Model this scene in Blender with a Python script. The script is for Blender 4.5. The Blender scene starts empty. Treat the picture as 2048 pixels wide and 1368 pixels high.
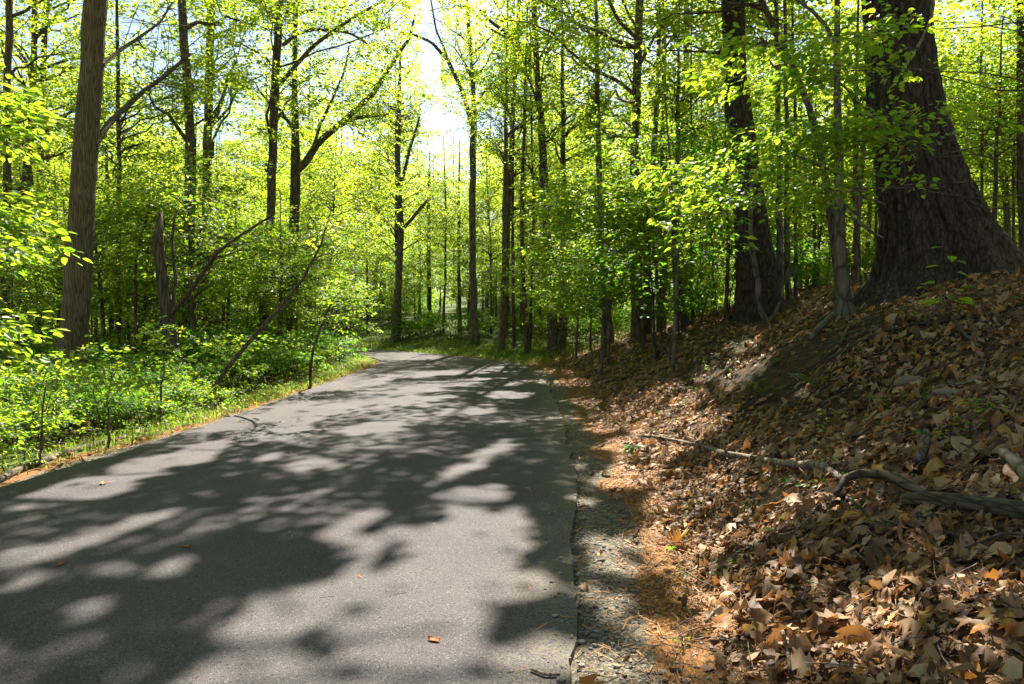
import bpy, math, random, zlib
import numpy as np
from mathutils import Vector, noise as mnoise

SEED = 7
RNG = np.random.default_rng(SEED)
R = math.radians
scene = bpy.context.scene
COL = scene.collection

# ------------------------------------------------------------------ camera numbers
F, CX, HY, CAMH = 1365.33, 1024.0, 640.0, 1.6
SUN_EL, SUN_AZ = R(50), R(6)           # azimuth measured from +Y towards +X
SDIR = np.array([math.cos(SUN_EL)*math.sin(SUN_AZ), math.cos(SUN_EL)*math.cos(SUN_AZ), math.sin(SUN_EL)])
UP = np.array([0, 0, 1.0])

def unproj(px, py, d):
    return np.array([(px-CX)/F*d, d, CAMH+(HY-py)/F*d])

# ------------------------------------------------------------------ road edges
def catmull(P, step=0.5):
    P = np.array(P, float); out = []
    Q = np.vstack([2*P[0]-P[1], P, 2*P[-1]-P[-2]])
    for i in range(1, len(Q)-2):
        n = max(2, int(np.linalg.norm(Q[i+1]-Q[i])/step))
        t = np.linspace(0, 1, n, endpoint=False)[:, None]
        out.append(0.5*((2*Q[i])+(-Q[i-1]+Q[i+1])*t+(2*Q[i-1]-5*Q[i]+4*Q[i+1]-Q[i+2])*t**2+(-Q[i-1]+3*Q[i]-3*Q[i+1]+Q[i+2])*t**3))
    out.append(P[-1:])
    return np.vstack(out)

OUTER = catmull([(-.25,-6),(-.1,-3),(.1,0),(.28,3),(.5,5.5),(.71,8.4),(.86,13.6),(.85,19),(.62,22.5),(.1,25.7),(-.95,28.3),(-2.8,31),(-5.2,34.3),(-7.8,37.2),(-10.8,39.6),(-16,42.5),(-25,45),(-40,47)])
INNER = catmull([(-5.3,-6),(-5.25,-3),(-5.1,0),(-5.0,3),(-4.9,6.5),(-4.68,9.7),(-4.64,13.7),(-4.7,20),(-4.85,24.3),(-5.3,27.3),(-6.6,30.3),(-9,33.5),(-12.5,36.5),(-18,39),(-26,41),(-40,42.5)])

def resample(P, n):
    s = np.r_[0, np.cumsum(np.linalg.norm(np.diff(P, axis=0), axis=1))]
    t = np.linspace(0, s[-1], n)
    return np.c_[np.interp(t, s, P[:, 0]), np.interp(t, s, P[:, 1])]

def seg_dist(p, P):
    """distance of points p(N,2) to polyline P"""
    best = np.full(len(p), 1e9)
    for a, b in zip(P[:-1], P[1:]):
        ab = b-a
        t = np.clip(((p-a)@ab)/(ab@ab+1e-12), 0, 1)
        best = np.minimum(best, np.hypot(p[:, 0]-a[0]-t*ab[0], p[:, 1]-a[1]-t*ab[1]))
    return best

POLY = np.vstack([OUTER, INNER[::-1]])
def in_poly(p, P):
    inside = np.zeros(len(p), bool)
    x, y = p[:, 0], p[:, 1]
    for a, b in zip(P, np.roll(P, -1, axis=0)):
        c = ((a[1] > y) != (b[1] > y)) & (x < (b[0]-a[0])*(y-a[1])/(b[1]-a[1]+1e-12)+a[0])
        inside ^= c
    return inside

# cheap value noise, vectorised
def vnoise(x, y, z=0.0, seed=0):
    x, y = np.broadcast_arrays(np.asarray(x, float), np.asarray(y, float))
    z = np.broadcast_to(np.asarray(z, float), x.shape)
    xi, yi, zi = np.floor(x).astype(np.int64), np.floor(y).astype(np.int64), np.floor(z).astype(np.int64)
    fx, fy, fz = x-xi, y-yi, z-zi
    fx, fy, fz = [f*f*(3-2*f) for f in (fx, fy, fz)]
    def h(i, j, k):
        n = (i*374761393+j*668265263+k*2147483647+seed*974634777) & 0x7fffffff
        n = ((n ^ (n >> 13))*1274126177) & 0x7fffffff
        n = n ^ (n >> 16)
        return (n & 0xffff)/65535.0
    r = 0
    for dx in (0, 1):
        for dy in (0, 1):
            for dz in (0, 1):
                r = r+h(xi+dx, yi+dy, zi+dz)*(fx if dx else 1-fx)*(fy if dy else 1-fy)*(fz if dz else 1-fz)
    return r

def smooth(a, b, x):
    t = np.clip((x-a)/(b-a), 0, 1); return t*t*(3-2*t)

def signed(p):
    """(inside, s_outer, s_inner): distance beyond the right/outer edge or left/inner edge"""
    ins = in_poly(p, POLY)
    do, di = seg_dist(p, OUTER), seg_dist(p, INNER)
    return ins, do, di, do <= di

def terrain(p, want=False):
    p = np.atleast_2d(np.asarray(p, float))
    ins, do, di, right = signed(p)
    x, y = p[:, 0], p[:, 1]
    # right / outer side: bank
    g = np.interp(y, [0, 18, 34, 60], [1, 1, .30, .30])
    s = do
    ramp = np.interp(s, [0, .45, .8, 1.3, 3.0, 5.6, 9, 20, 60], [0, .01, .06, .20, 1.0, 2.1, 2.7, 3.8, 7.0])
    ramp = ramp+smooth(2.2, 3.0, s)*(1-smooth(3.4, 4.6, s))*.16*smooth(6, 8, y)*(1-smooth(13, 16, y))
    zr = g*ramp+np.clip(y-45, 0, None)*.05*smooth(0, 6, s)
    zr = zr+smooth(.6, 2, s)*((vnoise(x*.9, y*.9, 0, 3)-.5)*.30+(vnoise(x*2.6, y*2.6, 0, 4)-.5)*.15)
    # left / inner side
    s = di
    zl = np.interp(s, [0, .5, 1.2, 2.5, 5, 12, 30, 80], [0, .0, -.05, -.30, -.65, -.9, -.6, .6])
    zl = zl+smooth(.6, 2.5, s)*((vnoise(x*.6, y*.6, 0, 5)-.5)*.35)+np.clip(y-45, 0, None)*.045*smooth(0, 6, s)
    z = np.where(right, zr, zl)
    z = np.where(ins, -.05-.1*smooth(0, .4, np.minimum(do, di)), z-.028)
    if want:
        return z, ins, do, di, right
    return z

def tz(x, y):
    return float(terrain([[x, y]])[0])

def hit(px, py):
    """terrain point seen at a pixel"""
    d = np.linspace(1.5, 60, 1200)
    X = (px-CX)/F*d; Z = CAMH+(HY-py)/F*d
    t = terrain(np.c_[X, d])
    t = np.maximum(t, np.where(in_poly(np.c_[X, d], POLY), 0, -9))
    k = np.argmax(Z <= t)
    if Z[k] > t[k]:
        k = len(d)-1
    return np.array([X[k], d[k], t[k]])

# ------------------------------------------------------------------ mesh helpers
def mk(name, V, faces, mat, parent=None, tint=None, smooth_shade=True, loc=None):
    """V (N,3); faces: list of int arrays (M,k)"""
    me = bpy.data.meshes.new(name)
    V = np.asarray(V, np.float32)
    faces = [np.asarray(f, np.int32) for f in faces if len(f)]
    me.vertices.add(len(V)); me.vertices.foreach_set('co', V.ravel())
    nl = sum(f.size for f in faces); npoly = sum(len(f) for f in faces)
    me.loops.add(nl); me.polygons.add(npoly)
    me.loops.foreach_set('vertex_index', np.concatenate([f.ravel() for f in faces]))
    st = []; o = 0
    for f in faces:
        st.append(o+np.arange(len(f))*f.shape[1]); o += f.size
    me.polygons.foreach_set('loop_start', np.concatenate(st).astype(np.int32))
    me.polygons.foreach_set('use_smooth', np.full(npoly, smooth_shade))
    if tint is not None:
        a = me.attributes.new('tint', 'FLOAT', 'POINT')
        a.data.foreach_set('value', np.asarray(tint, np.float32))
    me.update(calc_edges=True); me.validate()
    if mat is not None:
        me.materials.append(mat)
    ob = bpy.data.objects.new(name, me)
    COL.objects.link(ob)
    if parent is not None:
        ob.parent = parent
    if loc is not None:
        ob.location = loc
    return ob

def tag(o, label, cat, group=None, kind=None):
    if label: o['label'] = label
    if cat: o['category'] = cat
    if group: o['group'] = group
    if kind: o['kind'] = kind
    return o

def empty(name, loc=(0, 0, 0)):
    o = bpy.data.objects.new(name, None); COL.objects.link(o)
    o.location = loc; o.empty_display_size = .2
    return o

def struct(o):
    o['kind'] = 'structure'; return o

def copy_tree(o, loc, rz, sc, label=None, group=None):
    c = o.copy(); COL.objects.link(c)
    c.location = loc; c.rotation_euler = (0, 0, rz); c.scale = (sc, sc, sc)
    if label: c['label'] = label
    if group: c['group'] = group
    for ch in list(o.children):
        d = ch.copy(); COL.objects.link(d); d.parent = c
        for g in list(ch.children):
            e = g.copy(); COL.objects.link(e); e.parent = d
    return c

class Wood:
    def __init__(s): s.V, s.Q, s.n = [], [], 0
    def tube(s, P, r, sides=6, wob=0, seed=0):
        P = np.asarray(P, float); r = np.asarray(r, float); n = len(P)
        T = np.gradient(P, axis=0); T /= np.linalg.norm(T, axis=1)[:, None]+1e-9
        m = np.abs(T.mean(0)); ref = np.zeros(3); ref[np.argmin(m)] = 1
        U = np.cross(T, ref); U /= np.linalg.norm(U, axis=1)[:, None]+1e-9
        W = np.cross(T, U)
        a = np.linspace(0, 2*np.pi, sides, endpoint=False)
        rr = r[:, None]*np.ones(sides)
        if wob:
            rr = rr*(1+wob*(vnoise(np.cos(a)[None, :]*1.7+seed*3.1, np.sin(a)[None, :]*1.7+np.zeros((n, 1)), P[:, 2:3]*.9, seed)-.5)*2)
        v = P[:, None, :]+rr[..., None]*(np.cos(a)[None, :, None]*U[:, None, :]+np.sin(a)[None, :, None]*W[:, None, :])
        idx = s.n+np.arange(n*sides).reshape(n, sides)
        q = np.stack([idx[:-1], np.roll(idx, -1, 1)[:-1], np.roll(idx, -1, 1)[1:], idx[1:]], -1).reshape(-1, 4)
        s.V.append(v.reshape(-1, 3)); s.Q.append(q); s.n += n*sides
        # caps (fan as quads degenerate-free: use centre vertex)
        return idx
    def cap(s, ring, flip=False):
        V = np.vstack(s.V)[ring]; c = V.mean(0)
        s.V.append(c[None]); k = s.n; s.n += 1
        t = np.stack([np.full(len(ring), k), ring, np.roll(ring, -1)], -1)
        if flip: t = t[:, ::-1]
        s.T = getattr(s, 'T', []); s.T.append(t)
    def build(s, name, mat, parent=None):
        f = [np.vstack(s.Q)] if s.Q else []
        if getattr(s, 'T', None): f.append(np.vstack(s.T))
        return mk(name, np.vstack(s.V), f, mat, parent)

def unit(v):
    return v/(np.linalg.norm(v, axis=-1, keepdims=True)+1e-9)

# leaf templates: (x across, y along, z normal)
LEAF6 = (np.array([[0, 0, 0], [-.27, .28, .05], [-.25, .62, .04], [0, 1, -.10], [.25, .62, .04], [.27, .28, .05]]), np.array([[0, 3, 2, 1], [0, 5, 4, 3]]))
LEAF4 = (np.array([[0, 0, 0], [-.31, .45, .07], [0, 1, -.04], [.31, .45, .07]]), np.array([[0, 2, 1], [0, 3, 2]]))
NARROW6 = (np.array([[0, 0, 0], [-.16, .28, .05], [-.17, .6, .04], [0, 1, -.14], [.17, .6, .04], [.16, .28, .05]]), np.array([[0, 3, 2, 1], [0, 5, 4, 3]]))

class Leaves:
    def __init__(s): s.P, s.D, s.N, s.S, s.T = [], [], [], [], []
    def add(s, P, D, N, S, T):
        s.P.append(P); s.D.append(D); s.N.append(N); s.S.append(S); s.T.append(T)
    def count(s): return sum(len(p) for p in s.P)
    def arrays(s): return [np.concatenate(a) for a in (s.P, s.D, s.N, s.S, s.T)]
    def build(s, name, mat, parent=None, tpl=LEAF4, loc=None):
        P, D, N, S, T = s.arrays()
        D = unit(D); B = unit(np.cross(D, N)); N = np.cross(B, D)
        tv, tf = tpl
        k = len(tv)
        V = P[:, None, :]+S[:, None, None]*(tv[None, :, 0:1]*B[:, None, :]+tv[None, :, 1:2]*D[:, None, :]+tv[None, :, 2:3]*N[:, None, :])
        Fc = (np.arange(len(P))*k)[:, None, None]+tf[None]
        return mk(name, V.reshape(-1, 3), [Fc.reshape(-1, tf.shape[1])], mat, parent, np.repeat(T, k), False, loc)

def spray_leaves(L, C, T, n, length, size, rng, tilt=.35, droop=.25, tint=(.5, .18), flat=1.0):
    """C,T (M,3) spray starts and directions; n leaves each, alternate along a twig in a nearly level fan"""
    M = len(C)
    if M == 0: return
    T = unit(T); side = unit(np.cross(T, UP)+1e-4)
    u = rng.random((M, n)); sg = np.where(rng.random((M, n)) < .5, -1, 1)
    wv = rng.random((M, n))*.45*length*(1.1-u*.7)
    ln = length*(.7+.6*rng.random((M, 1)))
    P = C[:, None]+T[:, None]*(ln*u)[..., None]+side[:, None]*(sg*wv)[..., None]
    P = P+rng.normal(0, 1, (M, n, 3))*np.array([.05, .05, .06/flat])*length
    P[..., 2] -= (u**2)*length*.18
    D = T[:, None]*(.55+.5*u)[..., None]+side[:, None]*(sg*(.9-.5*u))[..., None]
    D = D+rng.normal(0, .25, (M, n, 3)); D[..., 2] -= droop*(.4+rng.random((M, n)))
    N = UP+rng.normal(0, tilt, (M, n, 3))
    S = size*(.65+.6*rng.random((M, n)))
    tb = rng.normal(tint[0], tint[1]*.7, (M, 1))
    Tn = np.clip(tb+rng.normal(0, tint[1], (M, n)), 0, 1)
    L.add(P.reshape(-1, 3), D.reshape(-1, 3), N.reshape(-1, 3), S.ravel(), Tn.ravel())

# ------------------------------------------------------------------ sun map (where the canopy lets the sun through)
# lit places on the ground, as seen in the photograph: (x, y, rx, ry, rot_deg) in picture pixels, turned into ground points
LIT = [(800,1265,300,135,-4),(590,1360,150,80,-15),(760,1440,400,160,0),(1050,1310,120,80,0),(940,1090,120,60,-5),(1000,1180,100,60,0),(930,1035,70,32,0),
       (110,985,150,28,-8),(330,925,140,26,-14),(600,850,60,14,-16),(215,1065,140,17,-18),(40,1110,60,16,-15),(345,1135,70,24,-30),(190,1215,70,20,-32),
       (30,1170,60,12,-20),(620,930,62,14,-8),(545,912,45,12,-10),(755,858,75,17,-5),(910,945,70,18,-25),(985,900,55,20,-20),(960,985,80,24,-6),
       (760,1085,80,22,-25),(700,1050,70,16,-25),(240,1340,60,12,-25),(130,1290,90,12,-25),(420,1230,80,12,-35),
       (880,770,120,12,-6),(700,812,80,9,-12),(820,800,90,8,-6),(930,820,80,10,-4),(1000,790,60,10,0),(760,760,70,8,-10),(900,745,120,7,-4),
       (850,728,110,6,0),(780,710,80,6,0),(960,735,70,6,0),(690,704,50,4,0),(1020,765,40,8,0),(830,690,70,14,0),(890,680,60,10,0),
       (1175,990,30,14,10),(1165,925,22,14,10),(1185,1065,40,16,10),(1230,1110,60,20,15),(1215,1180,60,26,20),(1280,1240,90,30,25),(1230,1320,140,60,5),(1320,1340,100,50,0),
       (1110,740,50,7,0),(1150,765,60,8,0),(1190,800,50,8,0),(1340,800,150,52,-18),(1290,845,70,22,-10),(1450,760,120,32,-25),(1560,918,110,26,0),(1480,960,60,20,0),(1410,990,90,34,10),
       (1340,1010,60,24,0),(1270,960,40,16,0),(1240,880,50,14,0),(1740,1010,50,14,0),(1350,1120,80,20,25),(1480,1200,120,30,20),(1600,1290,150,34,15),(1700,1180,150,30,5),(1450,1310,120,36,15),
       (1830,1080,170,30,0),(1960,1180,110,34,0),(1760,1270,110,26,10),(1560,1120,90,18,5),(1900,1290,120,26,0),(1480,690,40,10,-10),(1560,985,330,75,-14),(1350,870,110,40,-15),(1240,940,50,30,0),(1380,655,60,16,-10),(1500,720,60,18,-20),(1300,730,60,16,0),(1640,770,50,12,-10),(1980,960,60,16,0)]

GX0, GY0, GST, GNX, GNY = -42.0, -12.0, .2, 421, 421
_gx, _gy = np.meshgrid(GX0+GST*np.arange(GNX), GY0+GST*np.arange(GNY))
_gz, _gi, _gdo, _gdi, _gr = [a.reshape(GNY, GNX) for a in terrain(np.c_[_gx.ravel(), _gy.ravel()], True)]
def grid(A, x, y):
    i = np.clip(((x-GX0)/GST+.5).astype(int), 0, GNX-1); j = np.clip(((y-GY0)/GST+.5).astype(int), 0, GNY-1)
    return A[j, i]

def shadow_point(p):
    """ground point shaded by points p (N,3)"""
    g = p.copy(); zg = np.zeros(len(p))
    for _ in range(4):
        t = (p[:, 2]-zg)/SDIR[2]
        g = p-t[:, None]*SDIR
        inside = (np.abs(g[:, 0]) < 40) & (g[:, 1] > -10) & (g[:, 1] < 70)
        zg = np.where(inside & ~grid(_gi, g[:, 0], g[:, 1]), np.maximum(grid(_gz, g[:, 0], g[:, 1])+.04, -.05), 0)
    g[:, 2] = zg
    return g

def lit_value(g):
    """1 where the sun should reach the ground"""
    x, y, z = g.T
    yy = np.maximum(y, .5)
    px = CX+x/yy*F; py = HY+(CAMH-z)/yy*F
    v = np.zeros(len(g))
    for i_, (cx, cy, rx, ry, rot) in enumerate(LIT):
        if i_ > 5 and cx < 1120: rx, ry = rx*.85, ry*.82
        a = R(rot); dx, dy = px-cx, py-cy
        u = (dx*math.cos(a)+dy*math.sin(a))/rx; w = (-dx*math.sin(a)+dy*math.cos(a))/ry
        v = np.maximum(v, 1.25-np.sqrt(u*u+w*w)*.75)
    v = np.where(v > 0, v+(vnoise(x*2.2, y*1.6, 0, 31)-.5)*.75+(vnoise(x*6, y*4.5, 0, 32)-.5)*.55, 0)
    v = np.clip(v, 0, .999)
    seen = (y > 1.5) & (px > -60) & (px < 2110) & (py < 1700) & (y < 45)
    ins = grid(_gi, x, y)
    ground_zone = seen & (ins | (grid(_gdo, x, y) < np.where(y < 22, 7, 3)) & (x > -2))
    nz = vnoise(x*.30, y*.30, 0, 11)*.65+vnoise(x*.9, y*.9, 0, 12)*.35
    free = np.where(nz > np.where(x < -4, .36, np.where(y > 14, .42, .5)), 1, 0)
    return np.where(ground_zone, v, free)

def sunkeep(P, rng, leak=.008):
    g = shadow_point(P)
    v = lit_value(g)
    return (v < .5) | (rng.random(len(P)) < leak) | ((v == 1) & (P[:, 1] > 21) & (rng.random(len(P)) < .5))

def gapkeep(P):
    """the opening in the canopy above the road"""
    x, y, z = P.T
    cx = -.118*y
    w = np.interp(y, [10, 25, 50, 90], [.2, .35, .65, 1.2])
    return ~((np.abs(x-cx) < w*(.8+.5*vnoise(y*.4, z*.5, 0, 21))) & (z > np.maximum(.29*y, 5)) & (y > 20))

# ------------------------------------------------------------------ materials
def nt_mat(name):
    m = bpy.data.materials.new(name); m.use_nodes = True
    nt = m.node_tree; nt.nodes.clear()
    out = nt.nodes.new('ShaderNodeOutputMaterial')
    return m, nt, out

def N(nt, typ, **kw):
    n = nt.nodes.new(typ)
    for k, v in kw.items():
        if k.startswith('i_'):
            n.inputs[k[2:].replace('_', ' ')].default_value = v
        else:
            setattr(n, k, v)
    return n

def ramp(nt, stops, fac=None, interp='LINEAR'):
    n = nt.nodes.new('ShaderNodeValToRGB'); n.color_ramp.interpolation = interp
    e = n.color_ramp.elements
    while len(e) < len(stops): e.new(.5)
    for i, (p, c) in enumerate(stops):
        e[i].position = p; e[i].color = (*c, 1) if len(c) == 3 else c
    if fac is not None: nt.links.new(fac, n.inputs[0])
    return n

def leaf_mat(name, refl, trans, fac=.5, rough=.45, spec=.35):
    m, nt, out = nt_mat(name)
    at = N(nt, 'ShaderNodeAttribute', attribute_name='tint')
    r1 = ramp(nt, refl, at.outputs['Fac']); r2 = ramp(nt, trans, at.outputs['Fac'])
    p = N(nt, 'ShaderNodeBsdfPrincipled'); p.inputs['Roughness'].default_value = rough
    p.inputs['Specular IOR Level'].default_value = spec
    t = N(nt, 'ShaderNodeBsdfTranslucent'); mx = N(nt, 'ShaderNodeMixShader'); mx.inputs[0].default_value = fac
    nt.links.new(r1.outputs[0], p.inputs['Base Color']); nt.links.new(r2.outputs[0], t.inputs['Color'])
    nt.links.new(p.outputs[0], mx.inputs[1]); nt.links.new(t.outputs[0], mx.inputs[2])
    nt.links.new(mx.outputs[0], out.inputs[0])
    return m

M = {}
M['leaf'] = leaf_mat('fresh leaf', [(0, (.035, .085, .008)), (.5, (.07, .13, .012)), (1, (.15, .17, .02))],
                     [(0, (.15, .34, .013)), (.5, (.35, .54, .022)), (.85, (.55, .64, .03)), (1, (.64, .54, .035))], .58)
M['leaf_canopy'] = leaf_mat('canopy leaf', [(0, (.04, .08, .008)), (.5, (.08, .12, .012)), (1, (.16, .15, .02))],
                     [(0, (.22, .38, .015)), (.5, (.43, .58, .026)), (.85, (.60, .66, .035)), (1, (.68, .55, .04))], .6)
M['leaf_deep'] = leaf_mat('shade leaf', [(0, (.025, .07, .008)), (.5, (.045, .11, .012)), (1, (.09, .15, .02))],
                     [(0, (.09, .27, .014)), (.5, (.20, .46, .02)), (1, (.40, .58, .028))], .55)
M['dry'] = leaf_mat('dry leaf', [(0, (.05, .024, .009)), (.22, (.13, .064, .024)), (.45, (.23, .125, .052)), (.68, (.33, .20, .098)), (.84, (.42, .285, .16)), (.9, (.38, .115, .018)), (.96, (.42, .22, .035)), (1, (.25, .18, .045))],
                     [(0, (.10, .05, .02)), (.6, (.35, .17, .06)), (1, (.5, .2, .04))], .25, .6, .25)
M['straw'] = leaf_mat('pine straw', [(0, (.22, .085, .02)), (.5, (.38, .16, .04)), (1, (.48, .27, .10))],
                     [(0, (.2, .1, .02)), (1, (.4, .2, .05))], .1, .6, .3)
M['grass'] = leaf_mat('grass blade', [(0, (.05, .10, .01)), (.6, (.09, .16, .015)), (1, (.22, .21, .04))],
                     [(0, (.2, .35, .02)), (1, (.45, .5, .05))], .45)

def bark_mat(name, c0, c1, c2, sx=9, sz=1.1, bump=.5, moss=.25, dist=.03):
    m, nt, out = nt_mat(name)
    tc = N(nt, 'ShaderNodeTexCoord'); mp = N(nt, 'ShaderNodeMapping'); mp.inputs['Scale'].default_value = (sx, sx, sz)
    nt.links.new(tc.outputs['Object'], mp.inputs[0])
    n1 = N(nt, 'ShaderNodeTexNoise'); n1.inputs['Scale'].default_value = 2.2; n1.inputs['Detail'].default_value = 6; n1.inputs['Roughness'].default_value = .65
    nt.links.new(mp.outputs[0], n1.inputs[0])
    w = N(nt, 'ShaderNodeTexVoronoi'); w.feature = 'DISTANCE_TO_EDGE'; w.inputs['Scale'].default_value = 1.6; w.inputs['Randomness'].default_value = 1
    nt.links.new(mp.outputs[0], w.inputs[0])
    cr = ramp(nt, [(.25, c0), (.5, c1), (.75, c2)], n1.outputs[0])
    n2 = N(nt, 'ShaderNodeTexNoise'); n2.inputs['Scale'].default_value = 1.3; n2.inputs['Detail'].default_value = 4
    nt.links.new(tc.outputs['Object'], n2.inputs[0])
    rm = ramp(nt, [(.48, (0, 0, 0)), (.68, (moss, moss, moss))], n2.outputs[0])
    mx = N(nt, 'ShaderNodeMixRGB'); mx.inputs[2].default_value = (.07, .085, .03, 1)
    nt.links.new(rm.outputs[0], mx.inputs[0]); nt.links.new(cr.outputs[0], mx.inputs[1])
    cd = ramp(nt, [(0, (.35, .33, .32)), (.16, (1, 1, 1))], w.outputs['Distance'])
    mu = N(nt, 'ShaderNodeMixRGB'); mu.blend_type = 'MULTIPLY'; mu.inputs[0].default_value = 1
    nt.links.new(mx.outputs[0], mu.inputs[1]); nt.links.new(cd.outputs[0], mu.inputs[2])
    p = N(nt, 'ShaderNodeBsdfPrincipled'); p.inputs['Roughness'].default_value = .9; p.inputs['Specular IOR Level'].default_value = .2
    nt.links.new(mu.outputs[0], p.inputs['Base Color'])
    ad = N(nt, 'ShaderNodeMath'); ad.operation = 'MULTIPLY_ADD'; ad.inputs[1].default_value = 1.0
    cl = N(nt, 'ShaderNodeMath'); cl.operation = 'MINIMUM'; cl.inputs[1].default_value = .2
    nt.links.new(w.outputs['Distance'], cl.inputs[0]); nt.links.new(n1.outputs[0], ad.inputs[0]); nt.links.new(cl.outputs[0], ad.inputs[2])
    b = N(nt, 'ShaderNodeBump'); b.inputs['Strength'].default_value = bump; b.inputs['Distance'].default_value = dist
    nt.links.new(ad.outputs[0], b.inputs['Height']); nt.links.new(b.outputs[0], p.inputs['Normal'])
    nt.links.new(p.outputs[0], out.inputs[0])
    return m

M['bark_tulip'] = bark_mat('grey brown furrowed bark', (.075, .055, .036), (.17, .13, .085), (.30, .24, .17), 24, 1.1, .8, .35, .02)
M['bark_dark'] = bark_mat('dark bark', (.045, .034, .025), (.11, .082, .06), (.19, .145, .11), 8, 1.2, .8, .25)
M['bark_oak'] = bark_mat('deep furrowed oak bark', (.022, .017, .012), (.05, .038, .028), (.10, .078, .058), 9, 2.6, .9, .35, .04)
M['bark_smooth'] = bark_mat('smooth grey bark', (.075, .062, .044), (.13, .106, .078), (.19, .16, .12), 4, 1.5, .25, .5, .01)
M['bark_grey'] = bark_mat('grey brown bark', (.07, .055, .038), (.145, .112, .08), (.23, .18, .13), 8, 1.3, .6, .3)
M['twig'] = bark_mat('twig bark', (.045, .032, .022), (.085, .062, .045), (.14, .105, .08), 20, 6, .2, .1, .005)
M['log'] = bark_mat('fallen log bark', (.04, .03, .02), (.095, .072, .048), (.17, .135, .095), 3, 16, .8, .35, .012)
M['deadwood'] = bark_mat('weathered dead wood', (.10, .075, .055), (.22, .17, .125), (.34, .27, .205), 16, 2.5, .6, .12, .012)

def ground_material():
    m, nt, out = nt_mat('forest floor')
    L = nt.links.new
    geo = N(nt, 'ShaderNodeNewGeometry')
    zc = N(nt, 'ShaderNodeAttribute', attribute_name='zone')          # R gravel, G straw, B green
    sp = N(nt, 'ShaderNodeSeparateColor'); L(zc.outputs['Color'], sp.inputs[0])
    so = N(nt, 'ShaderNodeAttribute', attribute_name='soil')
    # litter: two sizes of cells with a random dry-leaf colour each
    def cells(scale, jit):
        mp = N(nt, 'ShaderNodeMapping'); mp.inputs['Scale'].default_value = (scale, scale*.7, scale)
        nz = N(nt, 'ShaderNodeTexNoise'); nz.inputs['Scale'].default_value = 5
        L(geo.outputs['Position'], nz.inputs[0])
        mixv = N(nt, 'ShaderNodeMixRGB'); mixv.inputs[0].default_value = jit
        L(geo.outputs['Position'], mixv.inputs[1]); L(nz.outputs['Color'], mixv.inputs[2])
        L(mixv.outputs[0], mp.inputs[0])
        v = N(nt, 'ShaderNodeTexVoronoi'); v.inputs['Scale'].default_value = 1; L(mp.outputs[0], v.inputs[0])
        return v
    v = cells(13, .06)
    sc = N(nt, 'ShaderNodeSeparateColor'); L(v.outputs['Color'], sc.inputs[0])
    lit = ramp(nt, [(0, (.02, .012, .006)), (.25, (.06, .034, .017)), (.5, (.12, .07, .037)), (.75, (.20, .125, .07)), (.9, (.26, .11, .035)), (1, (.28, .19, .10))], sc.outputs[0])
    nb = N(nt, 'ShaderNodeTexNoise'); nb.inputs['Scale'].default_value = 4; nb.inputs['Detail'].default_value = 8; L(geo.outputs['Position'], nb.inputs[0])
    soilc = ramp(nt, [(.3, (.018, .011, .007)), (.45, (.05, .027, .014)), (.55, (.035, .030, .012)), (.68, (.10, .048, .022)), (.85, (.06, .034, .018))], nb.outputs[0])
    m1 = N(nt, 'ShaderNodeMixRGB'); L(so.outputs['Fac'], m1.inputs[0]); L(lit.outputs[0], m1.inputs[1]); L(soilc.outputs[0], m1.inputs[2])
    # green
    ng = N(nt, 'ShaderNodeTexNoise'); ng.inputs['Scale'].default_value = 9; ng.inputs['Detail'].default_value = 6; L(geo.outputs['Position'], ng.inputs[0])
    gr = ramp(nt, [(.3, (.03, .035, .012)), (.5, (.06, .085, .015)), (.7, (.12, .15, .03))], ng.outputs[0])
    gm = N(nt, 'ShaderNodeMath'); gm.operation = 'MULTIPLY_ADD'; gm.inputs[1].default_value = 1.6; gm.inputs[2].default_value = -.8; gm.use_clamp = False
    def masked(val, amount=1.0):
        """val plus noise, hardened"""
        a = N(nt, 'ShaderNodeMath'); a.operation = 'MULTIPLY_ADD'; a.inputs[1].default_value = amount; L(ng.outputs[0], a.inputs[0]); L(val, a.inputs[2])
        s = N(nt, 'ShaderNodeMapRange'); s.inputs['From Min'].default_value = .5+amount*.42; s.inputs['From Max'].default_value = .5+amount*.62; L(a.outputs[0], s.inputs['Value'])
        return s.outputs[0]
    m2 = N(nt, 'ShaderNodeMixRGB'); L(masked(sp.outputs[2]), m2.inputs[0]); L(m1.outputs[0], m2.inputs[1]); L(gr.outputs[0], m2.inputs[2])
    # straw
    ms = N(nt, 'ShaderNodeMapping'); ms.inputs['Scale'].default_value = (60, 22, 40); L(geo.outputs['Position'], ms.inputs[0])
    ns = N(nt, 'ShaderNodeTexNoise'); ns.inputs['Scale'].default_value = 1; ns.inputs['Detail'].default_value = 4; ns.inputs['Distortion'].default_value = 1.2; L(ms.outputs[0], ns.inputs[0])
    st = ramp(nt, [(.3, (.05, .03, .015)), (.5, (.20, .09, .03)), (.65, (.33, .16, .05)), (.8, (.36, .27, .17))], ns.outputs[0])
    m3 = N(nt, 'ShaderNodeMixRGB'); L(masked(sp.outputs[1]), m3.inputs[0]); L(m2.outputs[0], m3.inputs[1]); L(st.outputs[0], m3.inputs[2])
    # gravel
    vg = N(nt, 'ShaderNodeTexVoronoi'); vg.inputs['Scale'].default_value = 70; L(geo.outputs['Position'], vg.inputs[0])
    sg = N(nt, 'ShaderNodeSeparateColor'); L(vg.outputs['Color'], sg.inputs[0])
    gv = ramp(nt, [(0, (.05, .04, .026)), (.4, (.10, .082, .055)), (.8, (.155, .13, .09)), (1, (.25, .225, .18))], sg.outputs[0])
    m4 = N(nt, 'ShaderNodeMixRGB'); L(masked(sp.outputs[0], .7), m4.inputs[0]); L(m3.outputs[0], m4.inputs[1]); L(gv.outputs[0], m4.inputs[2])
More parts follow.
